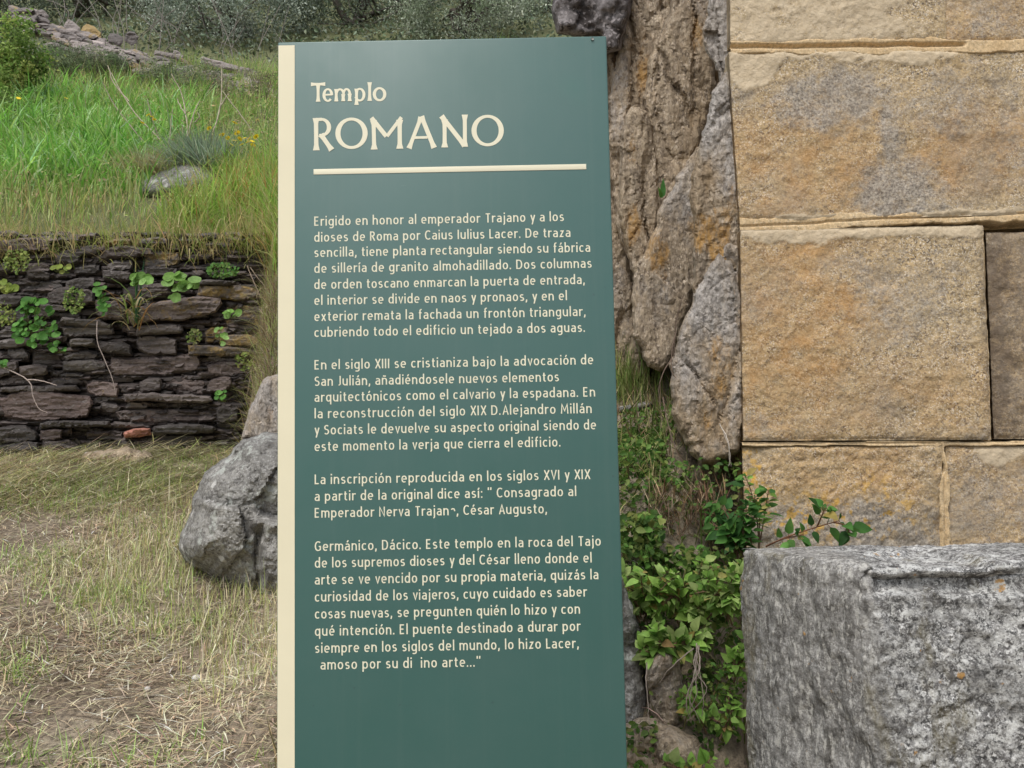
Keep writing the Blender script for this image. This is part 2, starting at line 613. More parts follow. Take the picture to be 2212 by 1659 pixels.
# slate for the dry stone wall
m_, t, b, _ = mat('dark_slate')
g = N(t)
v = g.coord((.35, 1, 1.6))
c = g.mix(g.noise(v, 14, 5, .6), (.036, .031, .030), (.165, .144, .134))
c = g.mix(g.attr('tint', 'Fac'), c, c)
c = g.mix(1.0, c, g.attr('tint', 'Color'), 'MULTIPLY')
st = g.noise(g.coord((.25, 1, 3.2)), 20, 6, .7)
c = g.mix(1.0, c, g.ramp(st, [(.3, .5), (.7, 1.5)]), 'MULTIPLY')
c = g.mix(g.ramp(g.noise(g.coord(), 30, 5, .65), [(.6, 0.), (.7, .55)]), c, (.26, .245, .23))
c = g.mix(g.ramp(g.math('ADD', g.attr('lichen'), g.math('MULTIPLY', g.math('SUBTRACT', g.noise(g.coord(), 17, 5, .65), .5), 1.6)), [(.45, 0.), (.75, .9)]), c, g.mix(g.noise(g.coord(), 40, 3), (.20, .155, .07), (.43, .27, .06)))
g.put(b.inputs['Base Color'], c)
b.inputs['Roughness'].default_value = .62
b.inputs['Specular IOR Level'].default_value = .45
nb = g.bump(st, .9, .012)
nb = g.bump(g.noise(g.coord(), 55, 5, .65), .6, .006, nb)
g.put(b.inputs['Normal'], nb)
M['slate'] = m_
# ground
m_, t, b, _ = mat('earth_and_thatch')
g = N(t)
v = g.coord()
c = g.mix(g.ramp(g.noise(v, 2.2, 5), [(.38, 0.), (.62, 1.)]), (.27, .21, .145), (.48, .405, .295))
c = g.mix(g.ramp(g.noise(v, 45, 5, .7), [(.35, .8), (.6, 0.)]), c, (.065, .048, .034))
c = g.mix(g.ramp(g.noise(v, 90, 4, .7), [(.58, 0.), (.7, .8)]), c, (.40, .33, .22))
gn = g.new('ShaderNodeNewGeometry')
sx = g.new('ShaderNodeSeparateXYZ')
t.links.new(gn.outputs['Position'], sx.inputs[0])
c = g.mix(g.ramp(g.math('MULTIPLY', sx.outputs[2], .3), [(.35, 0.), (.5, 1.)]), c, g.mix(g.noise(v, 3, 5), (.10, .13, .045), (.17, .16, .08)))
g.put(b.inputs['Base Color'], c)
b.inputs['Roughness'].default_value = .95
g.put(b.inputs['Normal'], g.bump(g.noise(v, 60, 6, .7), .9, .02))
M['earth'] = m_
M['straw'] = m_tint('straw', .7, .2, .2, .2)
M['grass'] = m_tint('grass_blade', .42, .5, .4, .2, 30)
M['leaf'] = m_tint('leaf', .6, .4, .2, .35, 60)
M['oakleaf'] = m_tint('evergreen_leaf', .55, .2, .3, .25, 3)
M['twig'] = m_tint('twig_bark', .8, 0, .2, .4, 40)
# sign paints
def m_paint(name, col, rough, spec, dirt=None, blot=True):
    m_, t, b, _ = mat(name)
    g = N(t)
    v = g.coord()
    c = g.mix(g.ramp(g.noise(v, 7, 6, .6), [(.35, 0.), (.7, 1.)]), col, tuple(x * .93 + .004 for x in col))
    c = g.mix(g.ramp(g.noise(v, 140, 4, .6), [(.70, 0.), (.74, .18)]), c, tuple(min(1, x * 1.5 + .05) for x in col))
    if dirt:
        c = dirt(g, v, c)
    g.put(b.inputs['Base Color'], c)
    rr = g.ramp(g.noise(v, 9, 6, .65), [(.3, rough * .85), (.7, rough * 1.2)])
    g.put(b.inputs['Roughness'], rr)
    b.inputs['Specular IOR Level'].default_value = spec
    g.put(b.inputs['Normal'], g.bump(g.noise(v, 22, 3), .03, .004))
    return m_
SIGN_Y = 1.45
def _smudge(g, v, c):
    for (x, z, r_, a) in ((.108, .605, .03, .6), (.125, .585, .03, .25)):
        gd = g.new('ShaderNodeVectorMath', operation='DISTANCE')
        g.put(gd.inputs[0], v)
        gd.inputs[1].default_value = (x, SIGN_Y, z)
        dd = g.math('ADD', gd.outputs['Value'], g.math('MULTIPLY', g.math('SUBTRACT', g.noise(v, 40, 4), .5), .02))
        c = g.mix(g.ramp(g.math('DIVIDE', dd, r_), [(.2, a), (1., 0.)]), c, (.028, .115, .095))
    # dust film and rain runs
    run = g.noise(g.coord((30, 1, .7)), 1.6, 6, .7)
    c = g.mix(g.ramp(run, [(.52, 0.), (.78, .07)]), c, (.20, .24, .22))
    c = g.mix(g.ramp(g.noise(v, 3.5, 7, .7), [(.42, 0.), (.68, .20)]), c, (.075, .155, .140))
    c = g.mix(g.ramp(g.noise(v, 75, 3, .5), [(.735, 0.), (.76, .35)]), c, (.02, .045, .04))
    # fine pale scratches
    s = g.noise(g.coord((6, 1, 40)), 3.2, 4, .6)
    c = g.mix(g.ramp(s, [(.77, 0.), (.79, .25)]), c, (.25, .36, .34))
    return c
M['green'] = m_paint('green_enamel', (.032, .110, .095), .48, .5, _smudge)
gb = M['green'].node_tree.nodes['Principled BSDF']
gb.inputs['Coat Weight'].default_value = .36
gb.inputs['Coat Roughness'].default_value = .42
gb.inputs['Coat IOR'].default_value = 1.75
M['cream'] = m_paint('cream_enamel', (.82, .76, .55), .4, .5)
M['letter'] = m_paint('cream_lettering', (.83, .79, .60), .45, .5)
M['steel'] = m_paint('bare_steel', (.3, .3, .28), .5, .5)
M['pebble'] = m_granite('pale_pebble', (.5, .48, .45), (.6, .58, .55), (.3, .28, .26), (.7, .69, .67), 200, .1, .1)
M['petal'] = m_tint('yellow_petal', .5, .3, .3, 0)

# ------------------------------------------------------------------ terrain (camera is the origin; ground about 1.5 m lower)
def pw(y, pts):
    a = np.array(pts, float)
    return np.interp(y, a[:, 0], a[:, 1])
FAR = [(-400, 60), (-150, 34), (-60, -14), (-10, -3.0), (0, -1.52)]  # unseen slope behind the camera, raised to block light from the horizon
UP = [(60, 37.1), (140, 70), (400, 120)]
LEFT = FAR + [(2.7, -.77), (4.5, -.28), (6.12, .12), (6.34, 1.50), (6.6, 1.80), (20, 10.66)] + UP
BANK = FAR + [(2.7, -.77), (3.7, -.5), (4.1, -.3), (4.7, .25), (5.5, .95), (6.4, 1.68), (20, 10.66)] + UP
RIGHT = FAR + [(1.2, -1.32), (1.5, -1.22), (2.0, -.76), (2.55, -.06), (3.0, .12), (3.5, .33), (4.4, .62), (6, 1.5), (7.5, 2.5), (20, 10.66)] + UP


def ground_z(x, y):
    x, y = np.broadcast_arrays(np.asarray(x, float), np.asarray(y, float))
    a = np.where(y > 2, sstep(-.300, -.262, x / np.maximum(y, 2)), sstep(-.60, -.52, x))
    b_ = sstep(-1.1, .25, x)
    z = pw(y, LEFT) * (1 - a) + pw(y, BANK) * a
    z = z * (1 - b_) + pw(y, RIGHT) * b_
    z = z - .55 * sstep(.48, .62, x) * sstep(2.75, 2.6, y) * sstep(1.5, 2.1, y)
    q = np.stack([x, y, np.zeros_like(x)], -1)
    up = sstep(6.3, 7.5, y)
    z = z + (.035 + .10 * up) * fbm(q, .9, 4, 3) * sstep(-8, 0, y) + .012 * fbm(q, 7, 3, 8)
    return z


def axis(lo, hi, step, far):
    mid = np.arange(lo, hi, step)
    out = [hi]
    s = step
    while out[-1] < far:
        s *= 1.22
        out.append(out[-1] + s)
    neg = [lo]
    s = step
    while neg[-1] > -far:
        s *= 1.22
        neg.append(neg[-1] - s)
    return np.concatenate([neg[:0:-1], mid, out])
xs, ys = axis(-4.5, 2.2, .05, 380), axis(1.0, 12.5, .05, 380)
gx, gy = np.meshgrid(xs, ys, indexing='ij')
V = np.stack([gx.ravel(), gy.ravel(), ground_z(gx.ravel(), gy.ravel())], 1)
tag(mesh('ground', V, [grid_faces(len(xs), len(ys))], M['earth']), kind='structure')

# ------------------------------------------------------------------ the sign
SX0, SX1, SZ1, SZ0 = -.3752, .1667, .690, -1.32
sign = thing('information_sign', (-.1, SIGN_Y + .02, SZ0), 'tall green information sign lettered Templo ROMANO with a cream stripe down its edge', 'sign')


def sheet_box(name, x0, x1, z0, z1, y0, y1, bev, matl, parent):
    import bmesh
    bm = bmesh.new()
    bmesh.ops.create_cube(bm, size=1)
    for v_ in bm.verts:
        v_.co = Vector(((x0 + x1) / 2 + v_.co.x * (x1 - x0), (y0 + y1) / 2 + v_.co.y * (y1 - y0), (z0 + z1) / 2 + v_.co.z * (z1 - z0)))
    if bev:
        bmesh.ops.bevel(bm, geom=bm.edges[:] + bm.verts[:], offset=bev, segments=3, profile=.5, affect='EDGES')
    me = bpy.data.meshes.new(name)
    bm.to_mesh(me)
    bm.free()
    for p_ in me.polygons:
        p_.use_smooth = bev > 0
    if bev:
        me.set_sharp_from_angle(angle=math.radians(50))
    me.materials.append(matl)
    o = bpy.data.objects.new(name, me)
    COL.objects.link(o)
    o.parent = parent
    o.matrix_parent_inverse = Matrix.Translation(-Vector(parent.location))
    return o
sheet_box('panel', SX0, SX1, SZ0, SZ1, SIGN_Y, SIGN_Y + .042, .0022, M['green'], sign)
sheet_box('edge_stripe', SX0 + .0012, -.3473, SZ0 + .01, SZ1 - .006, SIGN_Y - .0006, SIGN_Y + .001, 0, M['cream'], sign)
# rule under the heading
_a = []
rx0, rx1, rz0, rz1 = -.3165, .1277, .4655, .4744
sheet_box('rule_bar', rx0, rx1, rz0, rz1, SIGN_Y - .0006, SIGN_Y + .001, .0002, M['letter'], sign)
# small screw near the top corner
Vt, ft = tube([(.1435, SIGN_Y - .0022, .6845), (.1435, SIGN_Y + .001, .6845)], .0022, .0028, 10)
n_ = len(Vt)
Vt = np.concatenate([Vt, [[.1435, SIGN_Y - .0026, .6845]]])
mesh('screw', Vt, [ft, np.array([[i, (i + 1) % 10, n_] for i in range(10)])], M['steel'], sign)

# ---- stroke lettering -------------------------------------------------
def EL(cx, cy, rx, ry, a0, a1, n=None, ex=2.25):
    n = n or max(6, int(abs(a1 - a0) / 12))
    o = []
    for k in range(n + 1):
        a = math.radians(a0 + (a1 - a0) * k / n)
        c_, s_ = math.cos(a), math.sin(a)
        o.append((cx + rx * math.copysign(abs(c_) ** (2 / ex), c_), cy + ry * math.copysign(abs(s_) ** (2 / ex), s_)))
    return o
HW = 9.6
X = 100
OB = lambda cx, rx=27: EL(cx, 50, rx, 41.5, 0, 360, 30)
DOT = lambda x: [(x, 122), (x, 143)]
ACC = lambda x: [(x - 5, 115), (x + 13, 142)]
G = {
 'a': (48, [[(4, 84)] + EL(23, 66, 25, 25, 125, 0) + [(48, 0)], [(48, 56), (26, 56)] + EL(24, 31, 24, 23.5, 90, 270) + [(28, 8), (48, 20)]]),
 'b': (54, [[(0, 0), (0, 148)], OB(27)]), 'd': (54, [[(54, 0), (54, 148)], OB(27)]),
 'c': (44, [EL(27, 50, 27, 41.5, 48, 312)]),
 'e': (53, [[(3, 50), (53, 50)] + EL(27, 50, 27, 41.5, 8, 308)]),
 'f': (36, [[(12, 0), (12, 118)] + EL(31, 118, 19, 22, 180, 75), [(-4, 92), (34, 92)]]),
 'g': (54, [OB(27), [(54, 100), (54, -8)] + EL(26, -8, 28, 25, 0, -128)]),
 'h': (53, [[(0, 0), (0, 148)], EL(26.5, 56, 26.5, 35.5, 180, 0) + [(53, 0)]]),
 'i': (0, [[(0, 0), (0, 100)], DOT(0)]), 'j': (6, [[(6, 100), (6, -12)] + EL(-10, -12, 16, 21, 0, -85), DOT(6)]),
 'l': (0, [[(0, 0), (0, 148)]]),
 'm': (92, [[(0, 0), (0, 100)], EL(23, 60, 23, 31.5, 180, 0) + [(46, 0)], EL(69, 60, 23, 31.5, 180, 0) + [(92, 0)]]),
 'n': (53, [[(0, 0), (0, 100)], EL(26.5, 56, 26.5, 35.5, 180, 0) + [(53, 0)]]),
 'o': (54, [OB(27)]), 'p': (54, [[(0, -40), (0, 100)], OB(27)]), 'q': (54, [[(54, -40), (54, 100)], OB(27)]),
 'r': (34, [[(0, 0), (0, 100)], EL(26, 56, 26, 35, 180, 62)]),
 's': (42, [EL(22, 71, 20.5, 20.5, 38, 262, ex=2) + EL(20, 29.5, 22, 21.5, 82, -140, ex=2)]),
 't': (36, [[(11, 128), (11, 28)] + EL(29, 28, 18, 20, 180, 290), [(-5, 92), (34, 92)]]),
 'u': (53, [[(53, 0), (53, 100)], [(0, 100), (0, 44)] + EL(26.5, 44, 26.5, 35.5, 180, 360)]),
 'v': (50, [[(0, 100), (25, 4), (50, 100)]]), 'x': (48, [[(0, 100), (48, 0)], [(48, 100), (0, 0)]]),
 'y': (50, [[(0, 100), (25, 8)], [(50, 100), (14, -40)]]), 'z': (44, [[(2, 91), (42, 91), (2, 9), (46, 9)]]),
 'A': (66, [[(0, 0), (33, 132), (66, 0)], [(12, 44), (54, 44)]]), 'C': (58, [EL(36, 69, 36, 60.5, 48, 312)]),
 'D': (64, [[(0, 8.5), (0, 129.5), (26, 129.5)] + EL(26, 69, 38, 60.5, 88, -88) + [(26, 8.5), (0, 8.5)]]),
 'E': (48, [[(48, 9), (0, 9), (0, 129), (48, 129)], [(0, 71), (42, 71)]]),
 'G': (66, [EL(37, 69, 37, 60.5, 50, 300) + [(66, 22), (66, 64), (44, 64)]]),
 'I': (0, [[(0, 0), (0, 138)]]), 'J': (22, [[(22, 138), (22, 28)] + EL(2, 28, 20, 20, 0, -95)]),
 'L': (44, [[(0, 138), (0, 9), (46, 9)]]), 'M': (82, [[(0, 0), (7, 132), (41, 40), (75, 132), (82, 0)]]),
 'N': (60, [[(0, 0), (0, 132), (60, 6), (60, 138)]]),
 'R': (52, [[(0, 0), (0, 129.5), (22, 129.5)] + EL(22, 100, 26, 29.5, 88, -88) + [(22, 70.5), (0, 70.5)], [(24, 70), (54, 0)]]),
 'S': (50, [EL(27, 100, 25, 29, 40, 262, ex=2) + EL(24, 40, 27, 31.5, 82, -142, ex=2)]),
 'T': (62, [[(0, 129), (62, 129)], [(31, 129), (31, 0)]]), 'V': (62, [[(0, 138), (31, 6), (62, 138)]]),
 'X': (60, [[(0, 138), (60, 0)], [(60, 138), (0, 0)]]),
 '.': (4, [[(2, 0), (2, 21)]]), ',': (6, [[(5, 21), (5, 4), (-2, -22)]]), ':': (4, [[(2, 0), (2, 21)], [(2, 74), (2, 95)]]),
 '"': (32, [[(0, 108), (2, 146)], [(32, 108), (34, 146)]]),
 '~': (46, [[(48, 56)] + EL(27, 60, 22, 31, 10, 150)]),      # worn o: only its upper arc is left
}
for k, (b_, mk_, dx) in {'á': ('a', ACC, 24), 'é': ('e', ACC, 26), 'ó': ('o', ACC, 25), 'í': ('i', ACC, -2)}.items():
    wd, st_ = G[b_]
    G[k] = (wd, (st_[:1] if b_ == 'i' else st_) + [mk_(dx)])
G['ñ'] = (53, G['n'][1] + [[(8, 120), (18, 129), (34, 121), (45, 130)]])
SPACE = 46
TRACK = 21


def ribbon(acc, pts, hw, y, depth, widths=None):
    pts = np.array(pts, float)
    keep = np.concatenate([[True], np.hypot(*np.diff(pts, axis=0).T) > 1e-7])
    pts = pts[keep]
    n = len(pts)
    closed = np.hypot(*(pts[0] - pts[-1])) < 1e-6
    d = np.diff(pts, axis=0)
    d /= np.hypot(*d.T)[:, None]
    nn = np.stack([-d[:, 1], d[:, 0]], 1)
    off = np.zeros((n, 2))
    for i in range(n):
        a = nn[i - 1] if i > 0 else (nn[-1] if closed else nn[0])
        c_ = nn[i] if i < n - 1 else (nn[0] if closed else nn[-1])
        mm = a + c_
        mm = mm / (np.hypot(*mm) + 1e-9)
        off[i] = mm / max(.45, mm @ a)
    hwv = (np.full(n, hw) if widths is None else np.asarray(widths)[:, None][keep].ravel())[:, None]
    A, B = pts + off * hwv, pts - off * hwv
    f2 = lambda q, yy: np.stack([q[:, 0], np.full(n, yy), q[:, 1]], 1)
    V_ = np.concatenate([f2(A, y), f2(B, y), f2(A, y + depth), f2(B, y + depth)])
    i = np.arange(n - 1)
    fr = np.stack([i + n, i + 1 + n, i + 1, i], 1)
    sa = np.stack([i, i + 1, i + 1 + 2 * n, i + 2 * n], 1)
    sb = np.stack([i + n, i + 3 * n, i + 1 + 3 * n, i + 1 + n], 1)
    fs = [fr, sa, sb]
    if not closed:
        fs.append(np.array([[0, 2 * n, 3 * n, n], [n - 1, 2 * n - 1, 4 * n - 1, 3 * n - 1]]))
    acc.add(V_, [np.concatenate(fs)])


def write_line(acc, s, x0, x1, z, xh):
    k = xh / 100
    cx, out = 0, []
    for ch in s:
        if ch == ' ':
            cx += SPACE
            continue
        wd, st_ = G[ch]
        if ch in '.,' :
            cx -= 3
        out.append((ch, cx + HW, st_))
        cx += wd + 2 * HW + TRACK + (-8 if ch in 'rTytfvVLAX' else 0)
    last = out[-1]
    width = last[1] + G[last[0]][0] + HW
    kx = (x1 - x0) / width
    q = 0
    for ch, ox, st_ in out:
        for p_ in st_:
            q += 1
            pts = [(x0 + (px_ + ox) * kx, z + pz_ * k) for px_, pz_ in p_]
            pa = np.array(pts)
            dd = np.gradient(pa, axis=0)
            wv_ = HW * k * (.74 + .20 * np.abs(dd[:, 1]) / (np.hypot(*dd.T) + 1e-9))
            ribbon(acc, pts, 0, SIGN_Y - .0002 - .00003 * (q % 7), .0002 + .00003 * (q % 7), wv_)
    return kx / k

PARAS = [
 [("Erigido en honor al emperador Trajano y a los", .0894, .3805), ("dioses de Roma por Caius Iulius Lacer. De traza", .0993, .3541),
  ("sencilla, tiene planta rectangular siendo su fábrica", .1306, .3290), ("de sillería de granito almohadillado. Dos columnas", .1324, .3030),
  ("de orden toscano enmarcan la puerta de entrada,", .1205, .2766), ("el interior se divide en naos y pronaos, y en el", .0913, .2508),
  ("exterior remata la fachada un frontón triangular,", .1205, .2246), ("cubriendo todo el edificio un tejado a dos aguas.", .1190, .1988)],
 [("En el siglo XIII se cristianiza bajo la advocación de", .1308, .1463), ("San Julián, añadiéndosele nuevos elementos", .0753, .1199),
  ("arquitectónicos como el calvario y la espadana. En", .1324, .0945), ("la reconstrucción del siglo XIX D.Alejandro Millán", .1263, .0682),
  ("y Sociats le devuelve su aspecto original siendo de", .1325, .0421), ("este momento la verja que cierra el edificio.", .0754, .0160)],
 [("La inscripción reproducida en los siglos XVI y XIX", .1217, -.0363), ("a partir de la original dice así: \" Consagrado al", .0985, -.0626),
  ("Emperador Nerva Trajan~, César Augusto,", .0515, -.0889)],
 [("Germánico, Dácico. Este templo en la roca del Tajo", .1351, -.1410), ("de los supremos dioses y del César lleno donde el", .1201, -.1669),
  ("arte se ve vencido por su propia materia, quizás la", .1299, -.1930), ("curiosidad de los viajeros, cuyo cuidado es saber", .1119, -.2194),
  ("cosas nuevas, se pregunten quién lo hizo y con", .0998, -.2457), ("qué intención. El puente destinado a durar por", .1004, -.2721),
  ("siempre en los siglos del mundo, lo hizo Lacer,", .0965, -.2983)],
]
for par in PARAS:
    acc = Acc()
    for s_, xr, z_ in par:
        rr_ = write_line(acc, s_, -.3158, xr, z_, .01115)
    if par is PARAS[-1]:
        write_line(acc, "amoso por su di  ino arte...\"", -.3072, -.0575, -.3238, .01115)
    acc.build('paragraph_lettering', M['letter'], sign, smooth=False)


def sp(x, y):
    """zoomed heading pixel -> sign plane"""
    p_ = P3((620 + x * .37975) * 2212 / 2400, (60 + y * .37975) * 2212 / 2400, 1.0)
    s_ = SIGN_Y / p_[1]
    return p_[0] * s_, p_[2] * s_


def flare(acc, pts, w0, fl, k):
    """straight or bent stroke in heading pixels, flared at both ends"""
    pts = np.array(pts, float)
    seg = np.concatenate([[0], np.cumsum(np.hypot(*np.diff(pts, axis=0).T))])
    s_ = np.concatenate([np.linspace(a, b_, 7)[:-1] for a, b_ in zip(seg[:-1], seg[1:])] + [[seg[-1]]])
    q = np.stack([np.interp(s_, seg, pts[:, 0]), np.interp(s_, seg, pts[:, 1])], 1)
    de = np.minimum(s_, seg[-1] - s_)
    wv = w0 * (1 + 1.7 * fl * np.clip(1 - de / 46, 0, 1) ** 2.4)
    q3 = np.array([sp(*a) for a in q])
    ribbon(acc, q3, 0, SIGN_Y - .0003 - .00005 * k, .0003 + .00005 * k, wv * .37975 * SIGN_Y / (2400 * LENS / 36) * .92)


def bowl(acc, cx, cy, rx, ry, a0, a1, w0, k, contrast=.32, tilt=0):
    n = 40
    an = np.radians(np.linspace(a0, a1, n + 1))
    q3 = np.array([sp(cx + rx * math.cos(a), cy - ry * math.sin(a)) for a in an])
    wv = w0 * (1 - contrast * np.abs(np.sin(an - math.radians(tilt))) ** 2)
    ribbon(acc, q3, 0, SIGN_Y - .0003 - .00005 * k, .0003 + .00005 * k, wv * .37975 * SIGN_Y / (2400 * LENS / 36) * .92)
# Templo
acc = Acc()
flare(acc, [(287, 363), (375, 361)], 8.5, .35, 1); flare(acc, [(331, 363), (331, 470)], 9.5, .4, 2)
bowl(acc, 391, 429, 24, 36, 0, 318, 10, 1); flare(acc, [(370, 428), (418, 426)], 6, 0, 2)
for a in (443,): flare(acc, [(a, 392), (a, 468)], 9, .35, 1)
bowl(acc, 466, 423, 22, 29, 165, 0, 9, 2, .2); flare(acc, [(486, 424), (486, 467)], 9, .35, 3)
bowl(acc, 507, 421, 19, 28, 165, 0, 9, 4, .2); flare(acc, [(526, 421), (526, 467)], 9, .35, 5)
flare(acc, [(568, 390), (568, 490)], 9.5, .35, 1); bowl(acc, 588, 427, 26, 36, 150, -160, 10, 2)
flare(acc, [(649, 350), (649, 465)], 9.5, .4, 1)
bowl(acc, 710, 424, 32, 37, 0, 360, 11, 1)
acc.build('heading_lettering', M['letter'], sign, smooth=False)
# ROMANO
acc = Acc()
flare(acc, [(318, 571), (320, 770)], 14.5, .35, 1); flare(acc, [(316, 580), (352, 579)], 10, .1, 2)
bowl(acc, 352, 628, 46, 49, 92, -92, 14.5, 3, .35); flare(acc, [(352, 677), (338, 677)], 9, 0, 4); flare(acc, [(348, 672), (415, 768)], 15, .25, 5)
bowl(acc, 537, 665, 84, 88, 0, 360, 17.5, 1, .42, 0)
flare(acc, [(673, 584), (677, 765)], 13.5, .45, 1); flare(acc, [(660, 569), (752, 684)], 15, .0, 2); flare(acc, [(845, 566), (756, 684)], 12, .0, 3); flare(acc, [(834, 582), (835, 760)], 14.5, .4, 4)
flare(acc, [(966, 566), (892, 758)], 13, .28, 1); flare(acc, [(968, 560), (1047, 755)], 15, .2, 2); flare(acc, [(922, 692), (1006, 690)], 9, 0, 3)
flare(acc, [(1111, 580), (1112, 752)], 13.5, .45, 1); flare(acc, [(1092, 558), (1236, 742)], 15.5, .15, 2); flare(acc, [(1236, 550), (1237, 748)], 13.5, .35, 3)
bowl(acc, 1377, 648, 84, 88, 0, 360, 17.5, 1, .42, 0)
acc.build('title_lettering', M['letter'], sign, smooth=False)

# ------------------------------------------------------------------ temple wall
WY = 2.45
def wpt(px, py):
    return P3(px, py, WY)[[0, 2]]


def soft(px, py, cx, cy, rx, ry, warp=0, seed=0, k=.012):
    """soft blob of a stain, in the wall's own plane"""
    q = np.stack([px, py, np.zeros_like(px)], -1)
    wx = warp * fbm(q, k, 4, seed + 70)
    wy = warp * fbm(q + 300, k, 4, seed + 71)
    d = np.hypot((px + wx - cx) / rx, (py + wy - cy) / ry)
    return np.clip(1.5 - d, 0, 1)

temple = thing('temple_wall', P3(1650, 1200, WY), 'ochre granite ashlar temple wall with pale mortar joints behind the grey stone block', 'wall')


def ashlar(corners, Y, seed, masks, label=None, T=.006, Rm=.018, rough=.0045, step=.0042):
    """one ashlar: corners (tl,tr,br,bl) in photo px on the wall plane, dressed face with worn arris"""
    c = np.array([wpt(*q) for q in corners])
    wid = np.hypot(*(c[1] - c[0]))
    hei = np.hypot(*(c[3] - c[0]))
    nu, nv = int(wid / step) + 1, int(hei / step) + 1
    a, b_ = np.meshgrid(np.linspace(0, 1, nu), np.linspace(0, 1, nv), indexing='ij')
    q = (c[0] * ((1 - a) * (1 - b_))[..., None] + c[1] * (a * (1 - b_))[..., None] + c[2] * (a * b_)[..., None] + c[3] * ((1 - a) * b_)[..., None])
    cc = np.array(corners, float)
    pp = (cc[0] * ((1 - a) * (1 - b_))[..., None] + cc[1] * (a * (1 - b_))[..., None] + cc[2] * (a * b_)[..., None] + cc[3] * ((1 - a) * b_)[..., None])
    px, py = pp[..., 0].ravel(), pp[..., 1].ravel()
    w3 = np.stack([q[..., 0].ravel(), np.full(nu * nv, seed * 3.1), q[..., 1].ravel()], 1)
    de = np.minimum(np.minimum(a * wid, (1 - a) * wid), np.minimum(b_ * hei, (1 - b_) * hei)).ravel()
    de2 = np.clip(de + .017 * fbm(w3, 16, 5, seed, .6), 0, None) * (de > 1e-6)
    t_ = np.clip(de2 / Rm, 0, 1)
    prof = np.sqrt(1 - (1 - t_) ** 2)
    y = Y + T * (1 - prof)
    y = y - rough * 1.5 * fbm(w3, 5, 4, seed) - rough * (fbm(w3, 24, 4, seed + 3) + .4 * fbm(w3, 80, 3, seed + 4)) - .02 * sstep(0, .35, de) * .3
    att = {k: np.zeros(nu * nv) for k in ('orange', 'grey', 'dark', 'lichen', 'pale')}
    for k, f in masks.items():
        att[k] = f(px, py)
    n1 = fbm(np.stack([px, py, np.zeros_like(px)], 1), .035, 5, seed + 9)
    att['pale'] = np.clip(att['pale'] + .22 * n1 * (att['pale'] > .01), 0, 1)
    y = y - .0025 * sstep(.42, .56, att['pale'])
    V = np.stack([q[..., 0].ravel(), y, q[..., 1].ravel()], 1)
    F_ = grid_faces(nu, nv)
    i = np.arange(nu * nv).reshape(nu, nv)
    rim = np.concatenate([i[:, 0], i[-1, 1:], i[-2::-1, -1], i[0, -2:0:-1]])
    bk = V[rim].copy()
    bk[:, 1] = Y + .07
    k = np.arange(len(rim))
    side = np.stack([rim, rim[(k + 1) % len(rim)], nu * nv + (k + 1) % len(rim), nu * nv + k], 1)
    att = {kk: np.concatenate([vv, vv[rim]]) for kk, vv in att.items()}
    o = mesh('ashlar_block', np.concatenate([V, bk]), [F_[:, ::-1], side[:, ::-1]], M['ashlar'], temple, att)
    if label:
        o['label'] = label
    return o

J1, J2, J3 = 100, 486, 962            # the three bed joints (photo px at the left end)
ashlar([(1573, -520), (2038, -520), (2045, 88), (1578, 96)], WY, 1, dict(
    pale=lambda x, y: .62 - .35 * np.clip((x - 1900) / 150, 0, 1) - .25 * np.clip((-y - 150) / 200, 0, 1), grey=lambda x, y: .12 + 0 * x), 'pale top course block with a gritty face', rough=.005)
ashlar([(2040, -520), (2720, -520), (2720, 84), (2046, 90)], WY + .004, 2, dict(
    grey=lambda x, y: .30 + .2 * soft(x, y, 2140, 40, 60, 160, 40, 2), orange=lambda x, y: .45 + 0 * x, dark=lambda x, y: .28 * soft(x, y, 2150, 20, 90, 300, 50)))
ashlar([(1574, 112), (2720, 104), (2720, 452), (1598, 478)], WY - .002, 3, dict(
    pale=lambda x, y: np.maximum.reduce([.95 * soft(x, y, 1625, 140, 85, 50, 40, 3), .85 * soft(x, y, 1830, 112, 300, 28, 45, 4), .8 * soft(x, y, 1750, 482, 260, 16, 25, 5), .7 * soft(x, y, 2100, 468, 300, 12, 20, 6)]),
    grey=lambda x, y: np.maximum.reduce([.78 * soft(x, y, 1800, 215, 140, 62, 70, 7), .8 * soft(x, y, 1940, 420, 105, 85, 45, 8), .75 * soft(x, y, 1935, 300, 26, 110, 30, 9), .5 * soft(x, y, 2030, 220, 120, 90, 80, 10), .45 * soft(x, y, 1600, 190, 50, 45, 30, 11), .42 * soft(x, y, 2190, 300, 80, 200, 60, 12)]),
    orange=lambda x, y: np.maximum(.75 * soft(x, y, 1740, 360, 190, 150, 60, 13), .85 * soft(x, y, 2100, 330, 130, 90, 50, 14)),
    dark=lambda x, y: .42 * soft(x, y, 2110, 260, 120, 200, 80, 15)))
